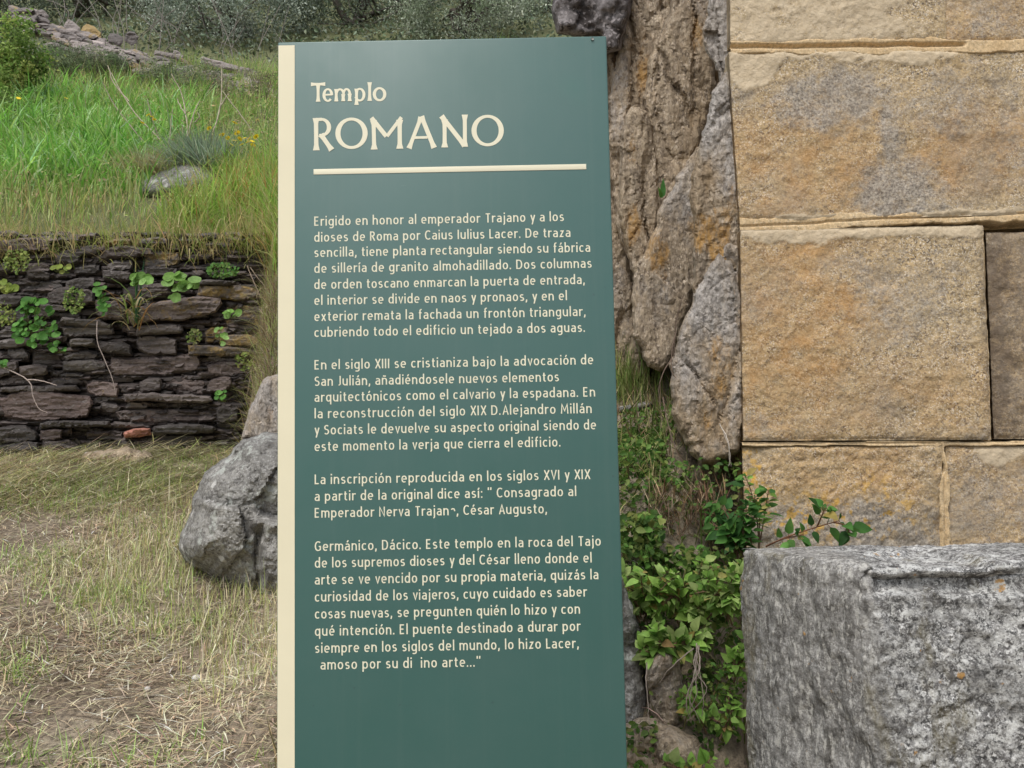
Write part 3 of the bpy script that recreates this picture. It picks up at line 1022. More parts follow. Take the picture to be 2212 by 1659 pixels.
ashlar([(1598, 498), (2124, 486), (2142, 950), (1606, 952)], WY - .004, 4, dict(
    pale=lambda x, y: np.maximum.reduce([.95 * soft(x, y, 1725, 508, 125, 36, 40, 16), .9 * soft(x, y, 1960, 494, 190, 24, 30, 17), .35 * soft(x, y, 1880, 950, 60, 18, 20, 18)]),
    orange=lambda x, y: np.maximum.reduce([.85 * soft(x, y, 1730, 680, 150, 280, 80, 19), .5 * soft(x, y, 1950, 850, 200, 110, 60, 20), .9 * soft(x, y, 1618, 880, 26, 100, 30, 21)]),
    grey=lambda x, y: np.maximum.reduce([.52 * soft(x, y, 1960, 650, 130, 110, 90, 22), .35 * soft(x, y, 1840, 580, 90, 50, 60, 23), .45 * soft(x, y, 1630, 930, 60, 40, 30, 24), .35 * soft(x, y, 2100, 930, 60, 50, 40, 25)]),
    dark=lambda x, y: .55 * soft(x, y, 2128, 720, 16, 260, 20, 26)), 'large ochre block streaked with orange')
ashlar([(2134, 500), (2720, 492), (2720, 948), (2152, 948)], WY + .005, 5, dict(
    dark=lambda x, y: .72 + .2 * soft(x, y, 2150, 700, 30, 260, 20, 27), orange=lambda x, y: .15 + 0 * x), 'dark brown block set back in the third course')
ashlar([(1606, 966), (2034, 962), (2040, 1330), (1612, 1330)], WY + .002, 6, dict(
    orange=lambda x, y: .55 * soft(x, y, 1850, 1030, 230, 90, 60, 28), pale=lambda x, y: .30 * soft(x, y, 1700, 975, 130, 25, 30, 29),
    grey=lambda x, y: np.maximum(.85 * soft(x, y, 1900, 1150, 190, 70, 60, 30), .75 * soft(x, y, 1690, 1140, 110, 60, 50, 31)),
    lichen=lambda x, y: np.maximum(.8 * soft(x, y, 1780, 1110, 260, 60, 60, 32), .95 * soft(x, y, 1625, 1010, 30, 90, 20, 33))), rough=.008)
ashlar([(2046, 964), (2720, 964), (2720, 1330), (2050, 1330)], WY + .006, 7, dict(
    orange=lambda x, y: .35 + 0 * x, pale=lambda x, y: np.maximum(.85 * soft(x, y, 2160, 975, 60, 34, 25, 34), .35 * soft(x, y, 2065, 1090, 22, 160, 10, 35)),
    grey=lambda x, y: .33 + .12 * soft(x, y, 2150, 1080, 100, 80, 60, 36), dark=lambda x, y: .25 * soft(x, y, 2150, 1080, 120, 90, 60, 37)), 'brownish block with a peeling mortar patch at its top edge')


def mortar(path, half, seed, groove, gw, gpos, wob=.5, proud=.004, name='mortar_joint', hole=None):
    """a raked pointing strip along a joint: path in photo px; half-width px; groove depth m"""
    path = np.array(path, float)
    seg = np.concatenate([[0], np.cumsum(np.hypot(*np.diff(path, axis=0).T))])
    nu = int(seg[-1] / 3)
    s_ = np.linspace(0, seg[-1], nu)
    cx, cy = np.interp(s_, seg, path[:, 0]), np.interp(s_, seg, path[:, 1])
    tx, ty = np.gradient(cx), np.gradient(cy)
    L = np.hypot(tx, ty)
    nx, ny = -ty / L, tx / L
    nv = int(2 * half / 1.6) + 1
    v_ = np.linspace(-half * 1.25, half * 1.25, nv)
    px = cx[:, None] + nx[:, None] * v_
    py = cy[:, None] + ny[:, None] * v_
    q = np.stack([px, py, np.full_like(px, seed * 9.)], -1)
    n1 = fbm(np.stack([cx, cy, np.full(nu, seed * 5.)], -1), .012, 4, seed)
    n2 = fbm(np.stack([cx, cy, np.full(nu, seed * 5. + 40)], -1), .012, 4, seed + 1)
    up = half * (1 + wob * 1.6 * n1)
    dn = half * (1 + wob * 1.6 * n2)
    e = np.where(v_[None] < 0, -v_[None] / up[:, None], v_[None] / dn[:, None]) + .12 * fbm(q, .05, 4, seed + 2)
    y = WY - proud + .05 * sstep(.84, 1.06, e) - .0015 * fbm(q, .06, 4, seed + 3)
    if groove:
        gc = gpos + 2.2 * fbm(np.stack([cx, cy, np.zeros(nu)], -1), .02, 3, seed + 4)
        gg = np.exp(-(np.abs(v_[None] - gc[:, None]) / gw) ** 3)
        gl = 1 if np.isscalar(groove) else np.interp(s_ / seg[-1], *zip(*groove))[:, None]
        y = y + (groove if np.isscalar(groove) else 1) * gl * gg
    if hole is not None:
        y = y + .11 * np.exp(-(((px - hole[0]) / hole[2]) ** 2 + ((py - hole[1]) / hole[3]) ** 2) ** 2)
    p0 = at(px, py, np.full_like(px, WY))
    V = np.stack([p0[..., 0], y, p0[..., 2]], -1).reshape(-1, 3)
    return mesh(name, V, [grid_faces(nu, nv)[:, ::-1] if ty[0] == 0 or abs(tx[0]) > abs(ty[0]) else grid_faces(nu, nv)[:, ::-1]], M['mortar'], temple)
mortar([(1578, 103), (1800, 103), (1960, 100), (2080, 98), (2300, 97), (2720, 97)], 17, 1, [(0, .013), (.44, .014), (.447, .0), (.6, 0), (1, .003)], 4.2, -3)
mortar([(1598, 490), (1760, 483), (1900, 473), (2050, 470), (2212, 462), (2720, 455)], 18, 2, .006, 2.2, -1, .6, .002)
mortar([(1604, 959), (1800, 958), (2120, 958), (2720, 957)], 6, 3, .005, 2.0, -2, .5, -.002)
mortar([(2128, 500), (2136, 700), (2147, 955)], 6, 4, .03, 4, 1, .3, -.02)
mortar([(2030, 955), (2040, 1010), (2041, 1100), (2046, 1330)], 9, 6, .004, 2.5, -1, .8, .0, hole=(2031, 1012, 8, 11))
# wall core behind the ashlars: closes the joints
c0, c1 = wpt(1590, -520), wpt(2715, 1330)
sheet_box('wall_core', c0[0] + .25, c1[0] - .01, c1[1] + .01, c0[1] - .02, WY + .12, WY + .6, .01, M['mortar'], temple)

# ------------------------------------------------------------------ grey granite block in front
blk = thing('stone_block', (.95, 1.78, -1.3), 'big weathered grey granite block with rounded edges in front of the temple wall', 'stone block')
TOPZ = -.203
foot = [(.47, 1.95), (.620, 1.655)]
path = []
for k in range(0, 101):
    t_ = k / 100
    path.append((.474 + .139 * t_ - .010 * math.sin(PI * t_), 1.95 - .290 * t_))
cxn, cyn = .6440, 1.669
for k in range(1, 30):
    a = math.radians(198 + (272 - 198) * k / 30)
    path.append((cxn + .034 * math.cos(a), cyn + .034 * math.sin(a)))
for k in range(0, 270):
    path.append((cxn + .002 + k * .0034, cyn - .034 + .00004 * k))
path = np.array(path)
nu = len(path)
tg = np.gradient(path, axis=0)
tg /= np.hypot(*tg.T)[:, None]
nrm = np.stack([tg[:, 1], -tg[:, 0]], 1)
nrm = np.where((nrm @ np.array([0, 0]) > 1)[:, None], nrm, nrm)
if nrm[200, 1] > 0:
    nrm = -nrm
rows = []
zs = list(np.arange(-1.32, TOPZ - .03, .0040)) + []
for z in zs:
    rows.append((z, 0.0))
for k in range(1, 13):
    a = k / 12 * PI / 2
    rows.append((TOPZ - .03 + .03 * math.sin(a), .03 * (1 - math.cos(a))))
arr = np.array(rows)
nr = len(arr)
ss = np.linspace(0, 1, nu)
base_xy = path[:, None, :] - nrm[:, None, :] * arr[None, :, 1, None]
Vb = np.concatenate([base_xy, np.broadcast_to(arr[None, :, 0, None], (nu, nr, 1))], 2)
# top: rows running back to the rear edge
rear = np.stack([.480 + ss * (1.54 - .480) * np.clip((ss - .0) * 1.0, 0, 1) ** .55, np.full(nu, 1.955)], 1)
nt_ = 70
last = Vb[:, -1, :2]
tt = np.linspace(0, 1, nt_ + 1)[1:]
Vt = last[:, None] * (1 - tt)[None, :, None] + rear[:, None] * tt[None, :, None]
Vt = np.concatenate([Vt, np.full((nu, nt_, 1), TOPZ)], 2)
Vb = np.concatenate([Vb, Vt], 1)
nv = Vb.shape[1]
nn = np.zeros_like(Vb)
nn[:, :nr, :2] = nrm[:, None]
k = np.clip((np.arange(nr) - len(zs)) / 12, 0, 1)
nn[:, :nr, :2] *= np.cos(k * PI / 2)[None, :, None]
nn[:, :nr, 2] = np.sin(k * PI / 2)[None]
nn[:, nr:, 2] = 1
q = Vb.reshape(-1, 3)
d = .012 * fbm(q, 2.6, 3, 21) + .007 * fbm(q, 9, 4, 22) + .006 * fbm(q, 30, 4, 23) + .0045 * fbm(q, 95, 2, 24)
# vertical weathering runs on the side face
leftface = np.repeat(sstep(1.06, .74, np.arange(nu) / 130.0), nv)
d = d * (1 - .45 * leftface) + leftface * .006 * fbm(q * np.array([1, 1, .16]), 40, 4, 25)
# setback of the uppermost few centimetres with a broken lip
zz = q[:, 2] + .018 * fbm(q * np.array([1, 1, .2]), 7, 4, 26) + .006 * fbm(q, 40, 3, 28)
front = 1 - leftface
d = d - .026 * sstep(TOPZ - .060, TOPZ - .045, zz) * (nn.reshape(-1, 3)[:, 2] < .5) * (.12 + .88 * front * sstep(.25, .75, fbm(q * np.array([1, 1, 0]), 3.1, 3, 29) * .8 + .55))
d = d * (1 - .45 * (nn.reshape(-1, 3)[:, 2] > .9))
d = d - .012 * sstep(.08, .4, fbm(q, 5.2, 4, 27))
Vf = q + nn.reshape(-1, 3) * d[:, None]
mesh('block_body', Vf, [grid_faces(nu, nv)], M['block'], blk, {'streak_shade': np.clip(leftface + .55 * fbm(q, 14, 4, 31) * (1 - np.abs(2 * leftface - 1)) , 0, 1)})

# ------------------------------------------------------------------ rock outcrop between sign and temple
outcrop = thing('rock_outcrop', P3(1450, 1000, 3.0), 'tall brown rock outcrop in upright slabs between the sign and the temple wall', 'rock')


def slab(poly, Y, T, Rpx, seed, orange=(), grey=(), amp=.05, tilt=0, tiltx=0, back=.35, step=6, parent=None, matl=None, name='rock_slab', label=None, gbase=0., sm=1, stripe=1.0, edge=7):
    step = min(step, 4.5)
    poly = np.array(poly, float)
    cen = poly.mean(0)
    if (parent or outcrop) is outcrop:
        poly = cen + (poly - cen) * (1 + 9 / np.hypot(*(poly - cen).T))[:, None]
        Rpx *= .30
        T *= .45
        amp *= .62
        edge = 9
    def Yf(v2):
        return Y + tilt * (cen[1] - v2[:, 1]) / 100 + tiltx * (v2[:, 0] - cen[0]) / 100
    def disp(w_, v2):
        q_ = w_ * np.array([1, .5, .35 if stripe else 1])
        wq = w_ + .03 * np.stack([fbm(w_, 6, 3, seed + 8), 0 * w_[:, 0], fbm(w_, 6, 3, seed + 9)], 1)
        r_ = .7 * amp * fbm(q_, 3.2, 3, seed)
        if stripe:
            r_ = r_ + amp * .8 * np.clip(.09 - np.abs(fbm(wq * np.array([1, .6, .2]), 5.5, 3, seed + 12)), 0, 1) / .09
        o1, k1 = facet(wq, (4.5, 2, 2.0 if stripe else 4), seed, .55, .5)
        o2, k2 = facet(wq, (13, 6, 7 if stripe else 13), seed + 3, .6, .5)
        r_ = r_ + amp * (.75 * o1 + .30 * o2) + amp * (.30 * k1 ** 2 + .10 * k2 ** 2)
        r_ = r_ + amp * .22 * fbm(w_ * np.array([1, 1, .4]), 30, 4, seed + 2, .6) + amp * .12 * fbm(w_, 80, 2, seed + 3)
        return r_
    V, tr, qd, pix = pillow(poly, Y, T, Rpx, step, back, edge, disp, seed, sm, Yf)
    og = np.zeros(len(V))
    for (x, y, rx, ry, a) in orange:
        og = np.maximum(og, a * soft(pix[:, 0], pix[:, 1], x, y, rx, ry, rx * .5, seed))
    gr = np.full(len(V), gbase)
    for (x, y, rx, ry, a) in grey:
        gr = np.maximum(gr, a * soft(pix[:, 0], pix[:, 1], x, y, rx, ry, rx * .5, seed + 2))
    o = mesh(name, V, [tr, qd], matl or M['rock'], parent or outcrop, {'orange': og, 'grey': gr}, smooth=False)
    if label: o['label'] = label
    return o
# from the back to the front
slab([(1230, -80), (1650, -80), (1660, 300), (1570, 620), (1470, 800), (1250, 815)], 3.34, .1, 80, 30, [(1330, 240, 16, 110, .6), (1500, 600, 30, 90, .6)], [(1330, 120, 60, 150, .4)], amp=.07, back=.7)
slab([(1290, -40), (1360, -60), (1400, 200), (1400, 480), (1400, 700), (1380, 800), (1250, 800), (1240, 400)], 3.28, .12, 60, 31, [(1330, 240, 16, 110, .8)], [(1330, 120, 60, 150, .5)], back=.6)
slab([(1345, -60), (1450, -60), (1450, 60), (1440, 160), (1398, 235), (1400, 420), (1396, 560), (1366, 590), (1330, 470), (1316, 330), (1326, 150), (1352, 60)], 3.2, .14, 42, 32, [(1395, 165, 26, 70, .75), (1400, 90, 16, 100, .5)], [(1340, 200, 24, 140, .6)], amp=.05)
slab([(1460, -60), (1560, -60), (1556, 60), (1540, 130), (1530, 220), (1515, 300), (1480, 390), (1440, 460), (1410, 470), (1402, 360), (1398, 230), (1408, 120), (1446, 40)], 3.08, .14, 45, 33, [(1508, 70, 14, 60, .7), (1490, 180, 18, 40, .35)], [(1530, 0, 40, 60, .4)], amp=.045, label='broad pale brown slab with vertical grain')
slab([(1355, 240), (1392, 235), (1412, 300), (1420, 420), (1412, 520), (1395, 575), (1364, 590), (1345, 500), (1340, 400), (1342, 300)], 3.04, .12, 36, 34, [(1362, 325, 20, 42, .55), (1372, 480, 18, 55, .85)], [], amp=.045)
slab([(1545, -60), (1592, -60), (1594, 120), (1590, 190), (1565, 200), (1545, 130), (1528, 90), (1530, 20)], 2.49, .1, 30, 35, [], [(1570, 40, 60, 160, .9)], gbase=.4)
slab([(1575, 140), (1606, 110), (1618, 560), (1596, 570), (1545, 620), (1500, 680), (1498, 560), (1505, 470), (1490, 420), (1512, 330), (1532, 240), (1552, 185)], 2.475, .12, 36, 36, [(1545, 520, 34, 80, .9), (1560, 470, 22, 24, .75), (1512, 500, 18, 60, .8), (1585, 420, 20, 60, .55)], [(1565, 270, 60, 110, .8), (1585, 380, 34, 60, .6)], amp=.055, label='grey and rust stained slab beside the temple corner')
slab([(1498, 330), (1522, 320), (1510, 440), (1512, 520), (1500, 640), (1462, 740), (1438, 792), (1392, 780), (1372, 700), (1366, 610), (1396, 560), (1420, 480), (1452, 410)], 2.98, .14, 50, 37, [(1418, 550, 28, 60, .8), (1500, 470, 20, 50, .6), (1432, 600, 12, 40, .55)], [(1470, 430, 46, 90, .55), (1400, 660, 40, 90, .35)], amp=.035, label='smooth wedge of pale rock leaning to the right')
slab([(1310, 560), (1362, 580), (1376, 690), (1395, 790), (1400, 806), (1340, 815), (1290, 800), (1270, 650)], 3.26, .12, 45, 38, [], [(1330, 640, 50, 80, .4)], amp=.05, back=.6)
slab([(1562, 530), (1604, 535), (1612, 640), (1614, 760), (1612, 880), (1606, 960), (1560, 985), (1528, 1000), (1498, 985), (1478, 940), (1458, 870), (1455, 800), (1466, 740), (1490, 680), (1510, 620), (1540, 560)], 2.455, .16, 55, 39, [(1555, 800, 30, 80, .7), (1590, 700, 14, 130, .4), (1535, 900, 18, 34, .6)], [(1550, 640, 60, 130, .75), (1490, 790, 46, 110, .55), (1590, 880, 24, 80, .6)], amp=.055, gbase=.25, label='grey speckled slab bulging at the temple corner')
slab([(1545, 985), (1575, 970), (1612, 985), (1640, 1040), (1640, 1150), (1560, 1160), (1500, 1120), (1502, 1040), (1520, 1000)], 2.62, .12, 45, 40, [(1612, 1000, 16, 70, .75)], [(1560, 1060, 50, 40, .3)], amp=.045, stripe=0)
slab([(1415, 945), (1455, 930), (1462, 975), (1454, 1010), (1420, 1015)], 2.9, .08, 26, 41, [], [(1440, 970, 60, 60, .7)], amp=.03, stripe=0)
# dark slabs in the bank below the leaves
bank = thing('stone_slab', P3(1360, 1560, 2.2), 'mossy grey slab standing on edge against the right side of the sign', 'stone')
slab([(1290, 1230), (1345, 1225), (1368, 1300), (1388, 1400), (1394, 1470), (1410, 1530), (1380, 1600), (1290, 1600)], 2.1, .10, 30, 42, [(1350, 1450, 12, 60, .4)], [(1340, 1350, 90, 200, .85)], amp=.04, parent=bank, matl=M['boulder'], name='slab_body', gbase=.5, back=.3)
bank = thing('stone_slab', P3(1430, 1560, 2.25), 'dark upright stone below the leafy plant on the bank', 'stone')
slab([(1392, 1420), (1430, 1395), (1462, 1410), (1478, 1470), (1480, 1560), (1440, 1600), (1405, 1560), (1398, 1490)], 2.09, .08, 24, 43, [], [(1430, 1450, 60, 100, .5)], amp=.04, parent=bank, name='slab_body', gbase=.35, back=.3)
bank = thing('stone_slab', P3(1400, 1680, 2.1), 'low brown stone at the bottom of the bank beside the sign', 'stone')
slab([(1330, 1570), (1400, 1545), (1460, 1570), (1520, 1600), (1530, 1700), (1330, 1720)], 1.98, .10, 50, 44, [], [(1400, 1600, 90, 60, .3)], amp=.045, parent=bank, name='slab_body', gbase=.2, stripe=0, back=.3)

# dark granite beam-like rock jutting over the outcrop, top of the picture
over = thing('dark_boulder', P3(1270, 60, 3.6), 'dark purplish lichened boulder jutting out above the sign', 'rock')
def dsp(w_, v2): return .05 * facet(w_, (6, 4, 6), 57, .5, .4)[0] + .03 * fbm(w_, 4, 4, 51) + .03 * fbm(w_, 16, 4, 52) + .012 * fbm(w_, 60, 3, 53)
V, tr, qd, pix = pillow([(1195, -120), (1372, -120), (1368, 0), (1350, 60), (1345, 110), (1305, 118), (1296, 75), (1240, 78), (1205, 72), (1194, 20)], 3.12, .08, 14, 5, .9, 6, dsp, 50, 0)
mesh('boulder_body', V, [tr, qd], M['darkrock'], over)
sh = thing('dark_boulder', P3(1320, 160, 3.5), 'dark filler stone in the shadow gap under the jutting boulder beside the sign top', 'rock')
V, tr, qd, pix = pillow([(1270, 60), (1345, 60), (1350, 120), (1332, 165), (1270, 168)], 3.42, .05, 20, 6, .5, 3, dsp, 55, 0)  # dark body added to stand for the shadow gap
mesh('boulder_body', V, [tr, qd], M['darkrock'], sh)

# ------------------------------------------------------------------ boulders on the left
bd = thing('boulder', P3(560, 1290, 3.65), 'large grey lichened boulder beside the cream edge of the sign', 'boulder')
def dsp2(w_, v2):
    wq = w_ + .05 * np.stack([fbm(w_, 4, 3, 8), 0 * w_[:, 0], fbm(w_, 4, 3, 9)], 1)
    o1, k1 = facet(wq, (2.6, 1.5, 2.2), 61, .5, .25)
    o2, k2 = facet(wq, (7, 4, 6), 64, .5, .4)
    r_ = .07 * fbm(w_, 1.7, 3, 61) + .12 * o1 + .03 * o2 + .012 * k1 + .020 * fbm(w_, 16, 4, 63) + .008 * fbm(w_, 70, 3, 64)
    # a step-like crack running down the face
    cx = 565 + (1180 - v2[:, 1]) * .10 + 14 * fbm(np.stack([v2[:, 1], v2[:, 1] * 0, v2[:, 1] * 0], 1), .02, 3, 65)
    r_ = r_ - .07 * sstep(-6, 8, v2[:, 0] - cx) * sstep(1120, 1150, v2[:, 1]) + .05 * np.exp(-((v2[:, 0] - cx) / 9) ** 2) * sstep(1120, 1150, v2[:, 1])
    r_ = r_ + .035 * np.abs(fbm(w_, 5, 4, 67)) + .012 * fbm(w_, 45, 3, 68, .6)
    return r_ - .08 * np.exp(-((v2[:, 1] - 1130 - .05 * (v2[:, 0] - 560)) / 13) ** 2) * sstep(535, 560, v2[:, 0])
V, tr, qd, pix = pillow([(610, 934), (545, 938), (512, 958), (492, 985), (452, 1010), (428, 1058), (408, 1110), (392, 1150), (386, 1185), (404, 1215), (452, 1248), (520, 1290), (600, 1345), (720, 1350), (790, 1250), (770, 1050), (700, 950)], 3.48, .36, 120, 4.5, .5, 7, dsp2, 60, 1)
mesh('boulder_body', V, [tr, qd], M['boulder'], bd, smooth=False)
sl_ = thing('leaning_slab', P3(560, 930, 4.3), 'slanting grey-brown slab leaning behind the large boulder', 'stone')
slab([(572, 812), (640, 795), (680, 960), (516, 960), (532, 905), (552, 852)], 4.25, .08, 14, 66, [(583, 900, 10, 30, .5)], [(570, 860, 80, 60, .8)], amp=.03, parent=sl_, name='slab_body', gbase=.55, back=.4)
tb = thing('terrace_boulder', P3(420, 410, 7.35), 'pale grey boulder half hidden in the grass on the terrace', 'boulder')
def dsp3(w_, v2): return .12 * fbm(w_, 1.6, 3, 71) + .05 * fbm(w_, 6, 4, 72) + .02 * fbm(w_, 20, 3, 73)
V, tr, qd, pix = pillow([(285, 402), (330, 380), (372, 360), (395, 354), (432, 358), (466, 374), (478, 398), (478, 440), (285, 440)], 6.98, .3, 50, 5, .5, 4, dsp3, 70, 1)
mesh('boulder_body', V, [tr, qd], M['boulder'], tb)

# ------------------------------------------------------------------ dry stone retaining wall
WLY = 6.0
drywall = thing('dry_stone_wall', P3(280, 985, WLY), 'dark dry stone slate wall holding up the grassy terrace', 'wall')
S1 = [  # x0,y0,x1,y1,(lichen),(redness),(tone)   enlarged-photo px
 (-20,170,330,250,.1,.5,1.2),(350,140,640,215,.05,.2,1.1),(390,205,640,275,0,.1,.9),(660,215,1000,285,.2,.3,1),(900,140,1085,195,.1,0,1.4),(680,170,850,212,.65,.2,1.2),(1000,195,1190,260,.5,.1,1.2),
 (-20,320,70,380,0,0,1),(190,260,310,320,0,.1,1),(180,320,330,390,0,.2,1.2),(360,275,520,330,0,0,1),(400,290,640,350,0,0,1),(480,340,650,395,0,0,.8),(690,300,860,375,0,0,1.3),(940,240,1170,350,.55,0,1.1),(660,375,850,440,0,.1,.8),(930,340,1150,405,0,0,.8),(170,370,330,430,0,.2,.8),(420,420,620,500,0,0,.8),(330,390,480,430,0,.1,.8),
 (150,440,420,520,0,0,.9),(310,480,480,590,0,.3,.9),(480,500,610,590,0,.3,.7),(780,460,1100,560,.15,.3,1.2),(1240,430,1500,470,.2,.1,1),(1270,465,1680,560,.6,.2,1.3),(260,590,440,640,0,.1,1.1),(-20,530,140,600,.1,0,1),
 (820,560,1440,690,.38,.4,1.3),(1450,600,1720,740,.5,.4,1.3),(220,620,330,680,0,.2,1.1),(380,640,520,690,0,.2,.8),(390,690,730,735,0,0,1.1),(-20,620,200,700,0,0,.8),(620,560,810,690,0,.3,.9),
 (390,735,740,795,0,0,1.3),(-20,740,200,800,0,0,1),(880,720,1190,790,0,.1,1.1),(1320,745,1480,830,.6,.2,1.4),(1420,790,1690,865,.62,.1,1.4),(1200,860,1680,925,.5,.1,1.2),(450,815,620,860,0,0,1.2),(640,830,850,910,0,.2,.7),(880,800,1150,910,0,.2,1.2),(220,800,440,850,0,0,.8),(-20,815,210,870,0,0,1.2),
 (50,880,190,950,0,0,1),(200,880,400,1010,0,.1,1.2),(410,910,640,955,.1,0,1.2),(400,950,690,1030,0,0,1.1),(700,920,1300,1050,0,.5,1.1),(1330,965,1590,1050,.25,.5,1.2),(1340,925,1600,965,.2,0,1),(-20,970,120,1045,0,.3,.8),(120,980,310,1060,0,.3,.9),(330,1030,550,1062,0,0,1.1),
 (320,1065,530,1120,0,.1,1),(-20,1055,300,1115,0,.2,.8),(550,1090,770,1185,.3,.6,1.3),(780,1100,890,1165,0,.1,1),(900,1075,1050,1160,0,.2,1),(1060,1060,1330,1165,.05,.5,1.1),(1330,1065,1500,1160,.15,.5,1.1),(630,1050,880,1090,0,.2,.9),(-20,1118,520,1160,0,.1,.8),
 (-30,1155,600,1345,0,.8,.8),(610,1185,760,1225,0,0,1),(800,1175,1380,1222,0,.2,1.1),(1230,1222,1500,1270,0,.2,.8),(820,1225,960,1270,0,0,1.1),(650,1230,790,1290,.05,.1,1.1),(1080,1225,1220,1262,.1,.1,1),(720,1275,1390,1358,0,.3,1.35),(1400,1250,1540,1360,0,.2,.5),
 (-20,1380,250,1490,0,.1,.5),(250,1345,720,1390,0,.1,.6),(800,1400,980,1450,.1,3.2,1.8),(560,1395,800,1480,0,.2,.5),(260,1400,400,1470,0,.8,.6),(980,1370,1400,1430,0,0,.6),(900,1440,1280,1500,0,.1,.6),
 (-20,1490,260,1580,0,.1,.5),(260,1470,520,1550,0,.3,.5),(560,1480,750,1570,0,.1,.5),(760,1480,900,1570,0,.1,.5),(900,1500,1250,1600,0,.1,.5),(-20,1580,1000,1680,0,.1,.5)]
acc = Acc()
rs = np.random.default_rng(3)


def stone(x0, y0, x1, y1, lich, red, tone, Y, seed, step=4.5, thick=.16):
    x0, y0, x1, y1 = x0 - 2, y0 - 1.5, x1 + 2, y1 + 1.5
    wd, hg = x1 - x0, y1 - y0
    j = lambda a: rs.uniform(-a, a)
    sk = rs.uniform(-.22, .22) * hg
    poly = [(x0 + abs(j(.06 * wd)), y0 + .35 * hg + j(.2 * hg)), (x0 + .05 * wd, y0 + abs(j(.25 * hg)) + sk), (x0 + .35 * wd, y0 + j(.10 * hg)), (x0 + .7 * wd, y0 + j(.10 * hg)),
            (x1 - abs(j(.07 * wd)), y0 + abs(j(.3 * hg)) - sk), (x1, y0 + .55 * hg + j(.2 * hg)), (x1 - abs(j(.1 * wd)), y1 - abs(j(.18 * hg)) - sk), (x0 + .6 * wd, y1 + j(.08 * hg)), (x0 + .3 * wd, y1 + j(.08 * hg)), (x0 + abs(j(.1 * wd)), y1 - abs(j(.15 * hg)) + sk)]
    yaw = j(.05)
    ra = rs.normal() * .035
    c0_ = np.array([(x0 + x1) / 2, (y0 + y1) / 2])
    poly = [tuple(c0_ + np.array([(p_[0] - c0_[0]) * math.cos(ra) - (p_[1] - c0_[1]) * math.sin(ra), (p_[0] - c0_[0]) * math.sin(ra) + (p_[1] - c0_[1]) * math.cos(ra)])) for p_ in poly]
    cx = (x0 + x1) / 2
    lay = lambda w_, v2: .022 * fbm(w_ * np.array([.35, 1, 1.6]), 22, 4, seed, .6) + .018 * np.abs(fbm(w_ * np.array([.2, 1, 3.]), 26, 3, seed + 1)) + .012 * fbm(w_, 6, 2, seed + 2)
    V, tr, qd, pix = pillow(np.array(poly), Y, .04, min(5, hg * .2), step, thick, 2.6, lay, seed, 0, lambda v2: Y + yaw * (v2[:, 0] - cx) / max(wd, 1) + .02 * (v2[:, 1] - y0) / hg)
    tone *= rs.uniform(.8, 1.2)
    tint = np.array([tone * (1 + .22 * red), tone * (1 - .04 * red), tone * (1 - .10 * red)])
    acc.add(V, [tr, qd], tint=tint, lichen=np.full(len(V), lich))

k_ = .3616 * 2212 / 2400
for i, (x0, y0, x1, y1, li, re, to) in enumerate(S1):
    if y0 < 260:
        dy_ = rs.uniform(-6, 22) if y0 < 215 else 0
        y0, y1, li = y0 + dy_, y1 + dy_ * .5, max(li, .32)
    o_ = (500 * 2212 / 2400)
    gp = 2
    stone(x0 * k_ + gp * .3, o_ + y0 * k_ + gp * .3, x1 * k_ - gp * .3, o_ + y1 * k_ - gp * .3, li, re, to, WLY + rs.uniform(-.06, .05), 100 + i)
# smaller stones seen in the gaps, set deeper
for x in np.arange(-20, 545, 26):
    for y in np.arange(505, 980, 11):
        xx, yy = x + rs.uniform(-12, 12), y + rs.uniform(-5, 5)
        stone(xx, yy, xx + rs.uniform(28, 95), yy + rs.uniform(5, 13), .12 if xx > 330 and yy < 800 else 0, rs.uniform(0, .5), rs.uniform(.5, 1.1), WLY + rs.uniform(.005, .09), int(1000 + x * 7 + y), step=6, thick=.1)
# the wall runs on to the left, out of the picture
y = 500
while y < 985:
    hg = rs.uniform(16, 44)
    x = -480 + rs.uniform(0, 60)
    while x < -22:
        wd = min(rs.uniform(70, 220), -8 - x)
        if wd < 20: break
        stone(x, y, x + wd - 2, y + hg - 2, 0, rs.uniform(0, .5), rs.uniform(.6, 1.1), WLY + rs.uniform(-.04, .05), int(3000 + x + y), step=9)
        x += wd
    y += hg
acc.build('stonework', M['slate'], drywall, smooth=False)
m_, t, b, _ = mat('dark_earth_backing')  # earth backing, coloured near black to deepen shade in the gaps
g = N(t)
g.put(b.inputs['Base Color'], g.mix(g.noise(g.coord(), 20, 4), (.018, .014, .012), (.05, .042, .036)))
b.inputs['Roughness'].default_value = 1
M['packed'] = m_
acc = Acc()
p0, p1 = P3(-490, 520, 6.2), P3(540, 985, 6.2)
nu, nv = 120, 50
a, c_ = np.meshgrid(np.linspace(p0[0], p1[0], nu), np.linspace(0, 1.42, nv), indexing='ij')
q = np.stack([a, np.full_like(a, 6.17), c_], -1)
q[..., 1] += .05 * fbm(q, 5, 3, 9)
mesh('dark_earth_backing', q.reshape(-1, 3), [grid_faces(nu, nv)[:, ::-1]], M['packed'], drywall)

